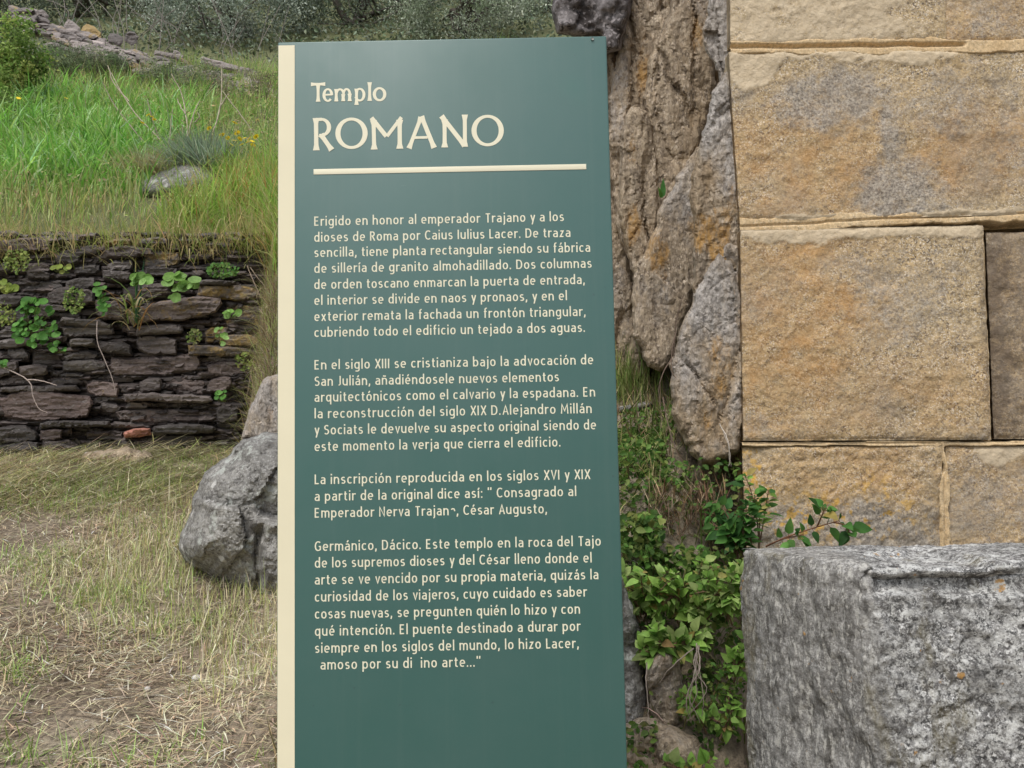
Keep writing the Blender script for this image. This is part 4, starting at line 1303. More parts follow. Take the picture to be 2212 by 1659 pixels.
# tumbled slate wall higher up the slope
rub = thing('rubble_wall', P3(330, 150, 11.8), 'tumbled wall of pale flat slates running down across the hillside', 'wall')
acc = Acc()
rs = np.random.default_rng(8)
ln = np.array([(30, 15), (85, 62), (180, 92), (250, 118), (330, 140), (430, 158), (520, 180), (600, 205), (760, 260)], float)
def on_line(t_):
    return np.array([np.interp(t_, np.linspace(0, 1, len(ln)), ln[:, 0]), np.interp(t_, np.linspace(0, 1, len(ln)), ln[:, 1])])
big = [(85, 55, 150, 72, .0, 1.6, 5), (92, 76, 168, 90, .1, 1.2, 8), (135, 48, 175, 74, .0, 1.4, 35), (175, 58, 222, 84, .9, 1.5, 28), (150, 88, 185, 102, .05, 1.9, 10), (185, 88, 228, 104, .0, 2.2, 12), (205, 84, 228, 96, .3, 1.6, 8), (232, 76, 268, 96, .0, .8, 15), (268, 70, 300, 96, .0, .7, 30), (90, 92, 125, 98, 0, 1.6, 2), (230, 108, 300, 114, 0, 1.8, 8), (330, 112, 380, 124, 0, 1.7, 14), (330, 124, 375, 134, 0, 1.0, 10), (370, 112, 400, 126, 0, 1.4, 30), (180, 100, 222, 112, .5, 1.2, 8), (250, 122, 280, 130, .5, 1.3, 6), (430, 132, 520, 148, 0, 1.5, 14), (510, 150, 560, 172, 0, 1.3, 16), (60, 20, 95, 32, 0, 1.6, 25), (76, 24, 105, 44, 0, 1., 45)]
for i in range(230):
    q = on_line(rs.uniform(.03, 1)) + np.array([rs.uniform(-20, 20), rs.uniform(-16, 22)])
    wd = rs.uniform(20, 60)
    big.append((q[0] - wd / 2, q[1] - 6, q[0] + wd / 2, q[1] + rs.uniform(2, 8), rs.choice([0, 0, 0, .5]), rs.uniform(.7, 2.0), rs.normal(10, 14)))
for i, (x0, y0, x1, y1, li, to, rot) in enumerate(big):
    c_ = np.array([(x0 + x1) / 2, (y0 + y1) / 2])
    a = math.radians(rot)
    pl = np.array([(x0, y0 + (y1 - y0) * .4), (x0 + 4, y0), ((x0 + x1) / 2, y0 - 1.5), (x1 - 4, y0 + 1), (x1, y0 + (y1 - y0) * .6), (x1 - 6, y1), (x0 + 4, y1)]) + rs.uniform(-2, 2, (7, 2)) - c_
    pl = pl @ np.array([[math.cos(a), math.sin(a)], [-math.sin(a), math.cos(a)]]) + c_
    Y = float(np.interp(c_[0], [30, 330, 590, 760], [12.2, 11.2, 10.3, 9.8])) + rs.uniform(-.2, .1) - (c_[1] - np.interp(c_[0], ln[:, 0], ln[:, 1])) * .01
    V, tr, qd, pix = pillow(pl, Y, .015, 2, 4, .35, 1.8, lambda w_, v2: .05 * fbm(w_ * np.array([.5, 1, 2]), 8, 3, i), 500 + i)
    tone = to * rs.uniform(1.2, 1.9)
    acc.add(V, [tr, qd], tint=np.array([tone, tone * .98, tone * .97]), lichen=np.full(len(V), li))
acc.build('stonework', M['slate'], rub, smooth=False)

# ------------------------------------------------------------------ grass and straw
def tints(n, cols, rng, var=.18, wts=None):
    cols = np.array(cols, float)
    c = cols[rng.choice(len(cols), n, p=wts)]
    c = c * (1 + var * rng.normal(size=(n, 1))) * (1 + .06 * rng.normal(size=(n, 3)))
    return np.clip(c, .004, .9)
STRAW = [(.82, .70, .48), (.72, .60, .39), (.88, .80, .62), (.54, .43, .30), (.64, .60, .38), (.44, .33, .23)]
GREENS = [(.085, .22, .03), (.12, .28, .045), (.065, .165, .03), (.17, .31, .08)]
OLIVE = [(.34, .39, .14), (.42, .42, .19), (.27, .34, .11)]


def scatter(n, x0, x1, y0, y1, rng, mask=None):
    x, y = rng.uniform(x0, x1, n), rng.uniform(y0, y1, n)
    if mask is not None:
        k = rng.uniform(size=n) < mask(x, y)
        x, y = x[k], y[k]
    return np.stack([x, y, ground_z(x, y)], 1)


def fan(v, s=0, sc=1.0):
    return .5 + .5 * np.clip(fbm(np.stack([v[0], v[1], np.zeros_like(v[0])], -1), sc, 3, s) * 2.2, -1, 1)
rg = np.random.default_rng(21)
def pxpy(x, y):
    z = ground_z(x, y)
    return 1106 + x / y * FPX, 988 - z / y * FPX - (x / y) * FPX * .0192
acc = Acc()
# mown straw lying on the lower ground
b_ = scatter(170000, -4.2, .3, 2.0, 6.0, rg, lambda x, y: np.clip(.30 + .85 * fan((x, y), 5, 2.2), 0, 1))
n = len(b_)
far = np.clip((b_[:, 1] - 2.2) / 3.8, 0, 1)
tn = tints(n, STRAW, rg)
gm = fan((b_[:, 0], b_[:, 1]), 9, .9)
gcol = tints(n, OLIVE, rg)
sel = rg.uniform(size=n) < np.clip(gm * 1.6 - .62, 0, .8) * (.55 + .45 * far)
tn[sel] = gcol[sel]
dkn = (b_[:, 1] < 3.35) * fan((b_[:, 0], b_[:, 1]), 15, 1.3) > .45
tn[dkn] *= .92
b_[:, 2] += rg.uniform(-.004, .022, n)
acc.add(*blades(b_, rg.gamma(2.2, .022, n) + .018, rg.uniform(.0018, .0045, n), rg.uniform(0, 2 * PI, n), rg.uniform(1.2, 1.7, n), rg.normal(.25, .5, n), tn)[:2], tint=blades(b_[:1], .1, .1, 0., 0., 0., tn[:1])[2] if False else np.repeat(tn, 7, 0))
# standing stubble: pale, short, in patches near the boulder
def stub(x, y):
    px = 1106 + x / y * FPX
    py = 995 - ground_z(x, y) / y * FPX
    m1 = np.exp(-(((px - 500) / 170) ** 2 + ((py - 1330) / 110) ** 2)) + .9 * np.exp(-(((px - 360) / 130) ** 2 + ((py - 1200) / 90) ** 2)) + .6 * np.exp(-(((px - 200) / 130) ** 2 + ((py - 1290) / 60) ** 2))
    return np.clip(m1 * (.3 + 1.0 * fan((x, y), 31, 4)), 0, 1)
b_ = scatter(60000, -3.0, .2, 2.2, 5.2, rg, lambda x, y: .75 * stub(x, y))
n = len(b_)
tn = tints(n, [(.66, .60, .38), (.54, .52, .27), (.42, .47, .17), (.70, .65, .46), (.36, .42, .13)], rg)
acc.add(*blades(b_, rg.gamma(4, .016, n) + .015, rg.uniform(.0018, .0036, n), rg.uniform(0, 2 * PI, n), rg.uniform(.0, .8, n), rg.normal(.3, .45, n), tn)[:2], tint=np.repeat(tn, 7, 0))
# green sprouts here and there
b_ = scatter(30000, -4, .2, 2.1, 6, rg, lambda x, y: np.clip(fan((x, y), 41, 1.8) * 2.2 - 1.15, 0, 1) * .6)
n = len(b_)
tn = tints(n, [(.26, .38, .09), (.36, .44, .15), (.20, .32, .07)], rg)
acc.add(*blades(b_, rg.uniform(.03, .09, n), rg.uniform(.002, .004, n), rg.uniform(0, 2 * PI, n), rg.uniform(.1, .9, n), rg.normal(.4, .3, n), tn)[:2], tint=np.repeat(tn, 7, 0))
# cut hay in swathes below the wall, longer and greener
b_ = scatter(14000, -4.2, -1.3, 4.6, 6.0, rg, lambda x, y: np.clip(fan((x, y), 51, 2) * 1.5 - .3, 0, 1))
n = len(b_)
b_[:, 2] += rg.uniform(0, .05, n)
tn = tints(n, [(.58, .60, .31), (.74, .67, .47), (.48, .54, .23), (.82, .72, .54), (.68, .57, .42)], rg)
acc.add(*blades(b_, rg.uniform(.08, .28, n), rg.uniform(.003, .006, n), rg.normal(.2, .7, n), rg.uniform(1.2, 1.6, n), rg.normal(.2, .25, n), tn)[:2], tint=np.repeat(tn, 7, 0))
# soft green patches of clover and new grass
def green(x, y):
    px, py = pxpy(x, y)
    r_ = 0
    for (cx, cy, rx, ry, a) in ((25, 1430, 70, 40, 1), (250, 1285, 130, 40, .8), (110, 1210, 110, 26, .7), (400, 1340, 80, 30, .5), (90, 1625, 140, 30, .5), (30, 1080, 110, 25, .8), (230, 1065, 150, 24, .8), (340, 1610, 160, 34, .4), (440, 1210, 60, 40, .6)):
        r_ = r_ + a * np.exp(-((px - cx) / rx) ** 2 - ((py - cy) / ry) ** 2)
    return np.clip(r_ * (.25 + 1.1 * fan((x, y), 43, 5)), 0, 1)
b_ = scatter(90000, -3.4, .2, 2.2, 5.9, rg, green)
n = len(b_)
tn = tints(n, [(.30, .46, .11), (.40, .50, .18), (.24, .38, .08), (.46, .50, .24)], rg)
acc.add(*blades(b_, rg.gamma(3, .014, n) + .01, rg.uniform(.002, .004, n), rg.uniform(0, 2 * PI, n), rg.uniform(.2, 1.3, n), rg.normal(.5, .5, n), tn)[:2], tint=np.repeat(tn, 7, 0))
tag(acc.build('mown_grass', M['straw']), kind='stuff')

# terrace grass
acc = Acc()
def pxpy(x, y):
    z = ground_z(x, y)
    return 1106 + x / y * FPX, 988 - (x / y * FPX) * -.0 + 0 - z / y * FPX - (x / y) * FPX * .0192
def tall(x, y):
    px, py = pxpy(x, y)
    m1 = sstep(430, 395, py) * sstep(185, 250, py) * sstep(470, 200, px + .25 * (py - 300))
    return np.clip(m1, 0, 1) * (.55 + .45 * fan((x, y), 61, 1.1)) * (1 - .95 * ((px > 320) & (px < 490) & (py > 350)))
b_ = scatter(52000, -8.5, -2.0, 6.9, 11.6, rg, tall)
n = len(b_)
hh = rg.uniform(.22, .50, n) * (.55 + .75 * fan((b_[:, 0], b_[:, 1]), 62, 2.5))
tn = tints(n, [(0.236, 0.496, 0.088), (0.319, 0.590, 0.130), (0.177, 0.389, 0.071), (0.496, 0.684, 0.354), (0.401, 0.590, 0.165)], rg, .2)
acc.add(*blades(b_, hh, rg.uniform(.010, .022, n), rg.uniform(0, 2 * PI, n), rg.uniform(.02, .25, n), rg.normal(1.3, .5, n), tn, 5)[:2], tint=np.repeat(tn, 9, 0))
# thin mixed grass over the whole terrace
def near_rock(x, y):
    px, py = pxpy(x, y)
    return ((px > 300) & (px < 485) & (py > 375) & (py < 455)).astype(float)
b_ = scatter(70000, -8.5, .6, 6.30, 11.8, rg, lambda x, y: (.35 + .6 * fan((x, y), 71, 1.3)) * (1 - .93 * near_rock(x, y)))
n = len(b_)
fr = sstep(7.6, 6.5, b_[:, 1])
tn = tints(n, [(0.319, 0.507, 0.118), (0.425, 0.531, 0.165), (0.260, 0.448, 0.094), (0.519, 0.543, 0.224)], rg, .2)
old = rg.uniform(size=n) < .15 + .35 * fr
tn[old] = tints(int(old.sum()), [(.60, .53, .28), (.52, .42, .20), (.44, .46, .20)], rg)
acc.add(*blades(b_, rg.uniform(.08, .32, n) * (.5 + 1.0 * fan((b_[:, 0], b_[:, 1]), 72, 3.5)), rg.uniform(.004, .009, n), rg.uniform(0, 2 * PI, n), rg.uniform(.05, .5, n), rg.normal(.6, .4, n), tn)[:2], tint=np.repeat(tn, 7, 0))
# rank grass at the wall's right end, partly dead, spilling over
def rank(x, y):
    px, py = pxpy(x, y)
    return (1 - .9 * near_rock(x, y)) * sstep(320, 420, px) * sstep(660, 610, px) * sstep(370, 400, py) * sstep(640, 540, py)
b_ = scatter(26000, -2.9, -1.0, 5.6, 7.6, rg, rank)
n = len(b_)
tn = tints(n, [(0.330, 0.543, 0.100), (0.437, 0.590, 0.153), (0.260, 0.437, 0.083), (0.555, 0.590, 0.224)], rg, .2)
old = rg.uniform(size=n) < .22
tn[old] = tints(int(old.sum()), [(.62, .42, .16), (.52, .32, .12), (.62, .54, .28)], rg)
acc.add(*blades(b_, rg.uniform(.15, .48, n), rg.uniform(.005, .011, n), rg.uniform(0, 2 * PI, n), rg.uniform(.02, .4, n), rg.normal(1.0, .6, n), tn, 5)[:2], tint=np.repeat(tn, 9, 0))
# dry tangle on the bank beside the wall's end
b_ = scatter(16000, -1.8, -.6, 4.2, 6.3, rg, lambda x, y: sstep(520, 575, 1106 + x / y * FPX) * sstep(760, 640, 1106 + x / y * FPX))
n = len(b_)
tn = tints(n, [(.30, .23, .14), (.42, .35, .22), (.22, .17, .10), (.30, .34, .12), (.36, .40, .14)], rg, .2)
acc.add(*blades(b_, rg.uniform(.08, .3, n), rg.uniform(.003, .006, n), rg.uniform(0, 2 * PI, n), rg.uniform(.1, 1.3, n), rg.normal(.8, .6, n), tn, 5)[:2], tint=np.repeat(tn, 9, 0))
# fringe of small dead blades along the top of the wall
b_ = scatter(15000, -4.6, -1.5, 5.96, 6.42, rg, lambda x, y: .25 + .75 * fan((x, y * 0), 88, 2.5))
b_[:, 2] = np.maximum(b_[:, 2], 1.44 + .06 * rg.normal(size=len(b_)))
n = len(b_)
tn = tints(n, [(.52, .46, .22), (.40, .42, .15), (.58, .46, .24), (.30, .38, .10)], rg)
acc.add(*blades(b_, rg.uniform(.06, .30, n), rg.uniform(.003, .007, n), np.where(rg.uniform(size=n) < .45, rg.normal(-PI / 2, .5, n), rg.uniform(0, 2 * PI, n)), rg.uniform(.1, 1.1, n), rg.normal(.9, .7, n), tn)[:2], tint=np.repeat(tn, 7, 0))
tag(acc.build('terrace_grass', M['grass']), kind='stuff')
acc = Acc()
b_ = scatter(24000, -6.5, -1.2, 6.3, 10.5, rg, lambda x, y: np.clip(fan((x, y), 91, 2.2) * 1.5 - .35, 0, 1) * (.35 + .65 * sstep(260, 420, pxpy(x, y)[0])))
n = len(b_)
b_[:, 2] += rg.uniform(.0, .30, n)
V, f, tn = leaf_quads(b_, rg.normal(size=(n, 3)) * .7 + np.array([0, -.5, .7]), rg.uniform(.012, .04, n), .5, tints(n, [(.30, .44, .12), (.40, .48, .17), (.22, .36, .10), (.50, .50, .26), (.44, .36, .2)], rg), rg)
acc.add(V, f, tint=tn)
tag(acc.build('terrace_weeds', M['leaf']), kind='stuff')
# bank grass between sign and outcrop
acc = Acc()
b_ = scatter(14000, -.6, 1.0, 2.1, 4.8, rg, lambda x, y: .25 + .6 * fan((x, y), 81, 2.6))
n = len(b_)
tn = tints(n, [(.15, .2, .05), (.25, .24, .09), (.36, .30, .17), (.28, .21, .12), (.10, .15, .035)], rg)
acc.add(*blades(b_, rg.uniform(.05, .2, n), rg.uniform(.002, .005, n), rg.uniform(0, 2 * PI, n), rg.uniform(.1, 1.2, n), rg.normal(.6, .5, n), tn)[:2], tint=np.repeat(tn, 7, 0))
b_ = scatter(9000, -.3, .75, 3.1, 3.75, rg, lambda x, y: np.exp(-(((1106 + x / y * FPX) - 1345) / 45) ** 2))
n = len(b_)
tn = tints(n, [(.20, .27, .07), (.30, .32, .12), (.15, .22, .05)], rg)
acc.add(*blades(b_, rg.uniform(.08, .26, n), rg.uniform(.002, .004, n), rg.uniform(0, 2 * PI, n), rg.uniform(.0, .4, n), rg.normal(.6, .4, n), tn)[:2], tint=np.repeat(tn, 7, 0))
# dead brown stems below the outcrop
p_ = at(rg.uniform(1400, 1570, 650), rg.uniform(1060, 1170, 650), rg.uniform(2.35, 2.55, 650))
n = len(p_)
tn = tints(n, [(.20, .12, .065), (.28, .19, .11), (.13, .08, .05), (.36, .28, .18)], rg)
acc.add(*blades(p_, rg.uniform(.03, .11, n), rg.uniform(.0015, .003, n), rg.uniform(0, 2 * PI, n), rg.uniform(.0, 1.5, n), rg.normal(.3, .8, n), tn)[:2], tint=np.repeat(tn, 7, 0))
tag(acc.build('bank_grass', M['straw']), kind='stuff')
# small herbs creeping over the bank
acc = Acc()
for (x0, x1, y0, y1, Y0, Y1, cnt, sz) in ((1335, 1440, 950, 1150, 2.45, 2.9, 900, .022), (1340, 1460, 880, 960, 2.8, 3.1, 200, .02), (1335, 1430, 1110, 1200, 2.25, 2.4, 260, .03), (1500, 1600, 1430, 1659, 2.05, 2.2, 200, .018), (1350, 1420, 1560, 1659, 1.95, 2.05, 120, .02), (1400, 1600, 990, 1170, 2.4, 2.55, 420, .02), (1345, 1610, 1180, 1440, 2.2, 2.4, 1100, .022), (1400, 1610, 1470, 1659, 2.08, 2.2, 260, .016)):
    c3 = at(rg.uniform(x0, x1, cnt), rg.uniform(y0, y1, cnt), rg.uniform(Y0, Y1, cnt))
    c3[:, 2] = np.maximum(c3[:, 2], ground_z(c3[:, 0], c3[:, 1]) + .01)
    nn_ = rg.normal(size=(cnt, 3)) * .6 + np.array([0, -.6, .8])
    V, f, tn = leaf_quads(c3, nn_, rg.uniform(.5, 1.2, cnt) * sz, .6, tints(cnt, [(.09, .19, .035), (.14, .24, .05), (.06, .12, .025), (.2, .25, .07)], rg), rg)
    acc.add(V, f, tint=tn)
tag(acc.build('ground_cover', M['leaf']), kind='stuff')

# ------------------------------------------------------------------ plants
def leaf_blade(acc, base, direction, normal, L, W, tint, fold=.25, droop=.25, nseg=6, serr=.0, heart=False):
    """one ovate leaf with a midrib fold and a drooping tip"""
    d = np.asarray(direction, float)
    d = d / np.linalg.norm(d)
    n = np.asarray(normal, float)
    n = n - d * (n @ d)
    n = n / (np.linalg.norm(n) + 1e-9)
    s_ = np.cross(d, n)
    t_ = np.linspace(0, 1, nseg + 1)
    prof = np.sin(PI * np.clip(t_, 0, 1) ** (.62)) ** .9
    prof[-1] = 0
    prof[0] = .06
    ang = -droop * 2 * t_
    pos = np.zeros((nseg + 1, 3))
    for k in range(1, nseg + 1):
        pos[k] = pos[k - 1] + L / nseg * (d * math.cos(ang[k]) + n * math.sin(ang[k]))
    wv = W * .5 * prof
    V = np.concatenate([base + pos, base + pos + s_ * wv[:, None] * math.cos(fold) + n * (wv * math.sin(fold))[:, None], base + pos - s_ * wv[:, None] * math.cos(fold) + n * (wv * math.sin(fold))[:, None]])
    m_ = nseg + 1
    i = np.arange(nseg)
    f = np.concatenate([np.stack([i, i + 1, i + 1 + m_, i + m_], 1), np.stack([i + 1, i, i + 2 * m_, i + 1 + 2 * m_], 1)])
    acc.add(V, [f], tint=np.asarray(tint))


def leafy(name, label, cat, root, stems, leaf, cols, seed, group=None, per=9, whorl=3, stem_col=(.16, .10, .06), stem_r=.0022, start=.25, matl='leaf', nr=(0, -.55, .85)):
    """stems: list of control-point lists (world); leaves in whorls along each stem; leaf=(length,width)"""
    rr = np.random.default_rng(seed)
    t_ = thing(name, root, label, cat, group)
    sa, la = Acc(), Acc()
    for ctrl in stems:
        pts = curve_pts(ctrl, 14)
        V, f = tube(pts, stem_r, stem_r * .45, 5)
        sa.add(V, [f], tint=np.array(stem_col) * rr.uniform(.8, 1.25))
        for k in range(per):
            u = start + (1 - start) * k / max(1, per - 1)
            i = min(len(pts) - 2, int(u * (len(pts) - 1)))
            p_ = pts[i] + (pts[i + 1] - pts[i]) * (u * (len(pts) - 1) - i)
            td = pts[i + 1] - pts[i]
            td = td / np.linalg.norm(td)
            a0 = rr.uniform(0, 2 * PI)
            for w_ in range(whorl):
                a = a0 + w_ * 2 * PI / whorl + rr.normal() * .25
                side = np.cross(td, [math.cos(a), math.sin(a), .3])
                side /= np.linalg.norm(side) + 1e-9
                dr = side + td * rr.uniform(.1, .8) + np.array([0, -.25, .0])
                L = leaf[0] * rr.uniform(.4, 1.3) * (1.0 if u < .85 else .75)
                c = np.array(cols[rr.integers(len(cols))]) * rr.uniform(.5, 1.3)
                if rr.uniform() < .07:
                    c = np.array([(.38, .30, .09), (.26, .17, .07), (.45, .42, .14)][rr.integers(3)])
                nv_ = np.array(nr) + rr.normal(size=3) * .35
                pet = p_ + dr / np.linalg.norm(dr) * L * .25
                V, f = tube(np.array([p_, pet]), stem_r * .4, stem_r * .35, 3)
                sa.add(V, [f], tint=np.array(stem_col))
                leaf_blade(la, pet, dr, nv_, L, L * leaf[1] * rr.uniform(.85, 1.15), c, rr.uniform(.1, .4), rr.uniform(.05, .5))
    if sa.n: sa.build('stem', M['twig'], t_)
    la.build('foliage', M[matl], t_)
    return t_

BR = [(.24, .42, .08), (.31, .50, .12), (.17, .33, .06), (.27, .44, .09), (.38, .52, .17), (.33, .42, .14)]
DG = [(.07, .19, .04), (.10, .25, .05), (.05, .14, .035), (.12, .27, .06)]
rv = np.random.default_rng(77)


def spray(px, py, Y, n, spread, length, rv, upw=.5, fwd=.35):
    """stems fanning from a rooting point towards the light"""
    r0 = P3(px, py, Y)
    out = []
    for k in range(n):
        a = rv.uniform(-1, 1)
        tip = r0 + np.array([a * spread, -fwd * length * rv.uniform(.2, 1), upw * length * rv.uniform(.3, 1.1)])
        mid = r0 * .5 + tip * .5 + np.array([0, -.02, .04 * length * 4 * rv.uniform(.2, 1)])
        out.append([r0 + rv.normal(size=3) * .012, mid, tip])
    return out
bank_leaf = 'leafy plants on the bank'
# the main bright mass between sign and block
for i, (px, py, Y, n, spd, ln_, lab) in enumerate([
    (1385, 1330, 2.22, 11, .10, .20, 'bright green bramble clump touching the right edge of the sign'),
    (1480, 1340, 2.22, 12, .12, .22, 'bright green bramble clump in the middle of the bank, halfway from sign to stone block'),
    (1560, 1330, 2.15, 10, .08, .19, 'green bramble clump crowding the left face of the grey stone block'),
    (1420, 1425, 2.14, 9, .11, .13, 'lowest bright bramble clump, hanging over the dark upright stones')]):
    leafy('bramble_plant', lab, 'plant', P3(px, py, Y), spray(px, py, Y, n, spd, ln_, rv, .6, .35), (.033, .62), BR, 200 + i, bank_leaf, per=6, whorl=4)
# darker plant climbing at the temple corner, with its top sprig
st = spray(1600, 1200, 2.3, 9, .08, .17, rv, .8, .2)
leafy('nettle_plant', 'dark green leafy plant growing against the temple corner above the brambles', 'plant', P3(1600, 1200, 2.3), st, (.036, .6), DG, 210, bank_leaf, per=7, whorl=3)
st = [[P3(1640, 1190, 2.32), P3(1635, 1120, 2.33), P3(1622, 1060, 2.34), P3(1610, 1030, 2.34)], [P3(1640, 1180, 2.32), P3(1652, 1110, 2.33), P3(1660, 1060, 2.33)], [P3(1640, 1190, 2.32), P3(1640, 1110, 2.33), P3(1630, 1075, 2.33)]]
leafy('nettle_plant', 'small green sprig standing up the corner of the ochre wall', 'plant', P3(1640, 1190, 2.32), st, (.034, .6), DG + BR[:1], 211, bank_leaf, per=6, whorl=3, start=.35)
st = [[P3(1655, 1180, 2.2), P3(1700, 1160, 2.12), P3(1760, 1140, 2.08), P3(1812, 1125, 2.05)], [P3(1655, 1180, 2.2), P3(1690, 1165, 2.13), P3(1735, 1155, 2.10)], [P3(1765, 1138, 2.08), P3(1775, 1115, 2.06), P3(1782, 1098, 2.05)], [P3(1800, 1128, 2.05), P3(1825, 1135, 2.04), P3(1836, 1150, 2.03)]]
leafy('nettle_plant', 'trailing sprig reaching sideways over the top of the grey stone block', 'plant', P3(1655, 1180, 2.2), st, (.042, .55), DG, 212, bank_leaf, per=4, whorl=2, start=.45, stem_col=(.2, .09, .05), nr=(0, -.9, .4))
# sprigs low down beside the block
for i, (px, py, lab) in enumerate([(1588, 1440, 'small bramble sprig against the left face of the block below the main clump'), (1560, 1560, 'lowest bramble sprig near the foot of the block'), (1505, 1540, 'sparse dark sprig among the roots under the bramble clumps')]):
    leafy('bramble_plant', lab, 'plant', P3(px, py, 2.06), spray(px, py + 20, 2.08, 4, .035, .10, rv, .9, .2), (.026, .65), BR[:3], 220 + i, bank_leaf, per=5, whorl=3)
leafy('bramble_plant', 'fresh green sprig at the very bottom edge of the bank', 'plant', P3(1490, 1670, 1.95), spray(1490, 1680, 1.96, 4, .05, .06, rv, .7, .3), (.03, .65), BR, 226, bank_leaf, per=4)
# leaf tuft in the crack of the outcrop
ta = Acc()
ob = thing('fern_tuft', P3(1432, 425, 2.8), 'single green leaf tuft sprouting from a crack in the outcrop', 'plant')
leaf_blade(ta, P3(1430, 428, 2.78), (.12, -.1, 1), (.3, -1, .2), .065, .02, (.07, .20, .05), .3, .1)
leaf_blade(ta, P3(1428, 428, 2.78), (-.1, -.3, .6), (.3, -1, .2), .035, .014, (.08, .2, .03), .3, .2)
ta.build('foliage', M['leaf'], ob)


def twigs(name, label, cat, lines, r, col, seed, group=None, matl='twig', root=None, jit=.004, n=16):
    rr = np.random.default_rng(seed)
    t_ = thing(name, lines[0][0] if root is None else root, label, cat, group)
    sa = Acc()
    for k, ctrl in enumerate(lines):
        pts = curve_pts(ctrl, n)
        pts = pts + jit * np.cumsum(rr.normal(size=pts.shape), 0) * .3
        V, f = tube(pts, r, r * .5, 5)
        sa.add(V, [f], tint=np.array(col) * rr.uniform(.75, 1.2))
    sa.build('stem', M[matl], t_)
    return t_
# pale hanging roots under the brambles
L_ = []
for a in range(7):
    x0 = 1508 + rv.uniform(-4, 6)
    L_.append([P3(x0, 1385 + rv.uniform(0, 30), 2.0), P3(x0 + rv.uniform(-14, 8), 1440, 1.98), P3(x0 + rv.uniform(-22, 18), 1500, 1.97), P3(1502 + rv.uniform(-14, 14), 1548 + rv.uniform(-30, 12), 1.99)])
L_.append([P3(1500, 1400, 2.0), P3(1455, 1440, 2.0), P3(1430, 1475, 2.02)])
L_.append([P3(1398, 1430, 2.02), P3(1402, 1500, 2.0), P3(1408, 1570, 2.0)])
twigs('dry_root', 'bundle of pale dry roots hanging below the bramble clumps', 'root', L_, .0016, (.36, .30, .25), 5)
# thin bare twigs by the outcrop
L_ = [[P3(1455, 770, 2.5), P3(1460, 700, 2.5), P3(1478, 640, 2.52)], [P3(1452, 775, 2.5), P3(1430, 830, 2.48), P3(1432, 900, 2.48)], [P3(1460, 720, 2.5), P3(1452, 790, 2.48), P3(1466, 830, 2.47)], [P3(1432, 860, 2.47), P3(1455, 960, 2.45), P3(1480, 1020, 2.45)]]
twigs('bare_twig', 'thin bare brown twigs hanging along the foot of the speckled slab', 'twig', L_, .0018, (.17, .12, .09), 6)
twigs('dry_grass_tuft', 'few pale dry grass stalks drooping over the speckled slab', 'grass tuft', [[P3(1555, 915, 2.4), P3(1575, 950, 2.38), P3(1582, 1000, 2.38)], [P3(1553, 915, 2.4), P3(1568, 960, 2.38), P3(1572, 1005, 2.38)]], .0014, (.45, .40, .34), 7)
# flat grey plank on the bank
pk = thing('weathered_plank', P3(1360, 885, 3.1), 'grey weathered board lying on the bank beside the sign', 'plank')
V, tr, qd, pix = pillow([(1270, 890), (1330, 880), (1402, 866), (1412, 872), (1400, 882), (1330, 897), (1270, 905)], 3.05, .02, 5, 4, .12, 1, lambda w_, v2: .004 * fbm(w_ * np.array([.3, 1, 4]), 40, 3, 4), 91)
mesh('board', V, [tr, qd], M['boulder'], pk)

# ---- pennywort and grass on the dry stone wall
def zw(x, y): return x * k_, 500 * 2212 / 2400 + y * k_


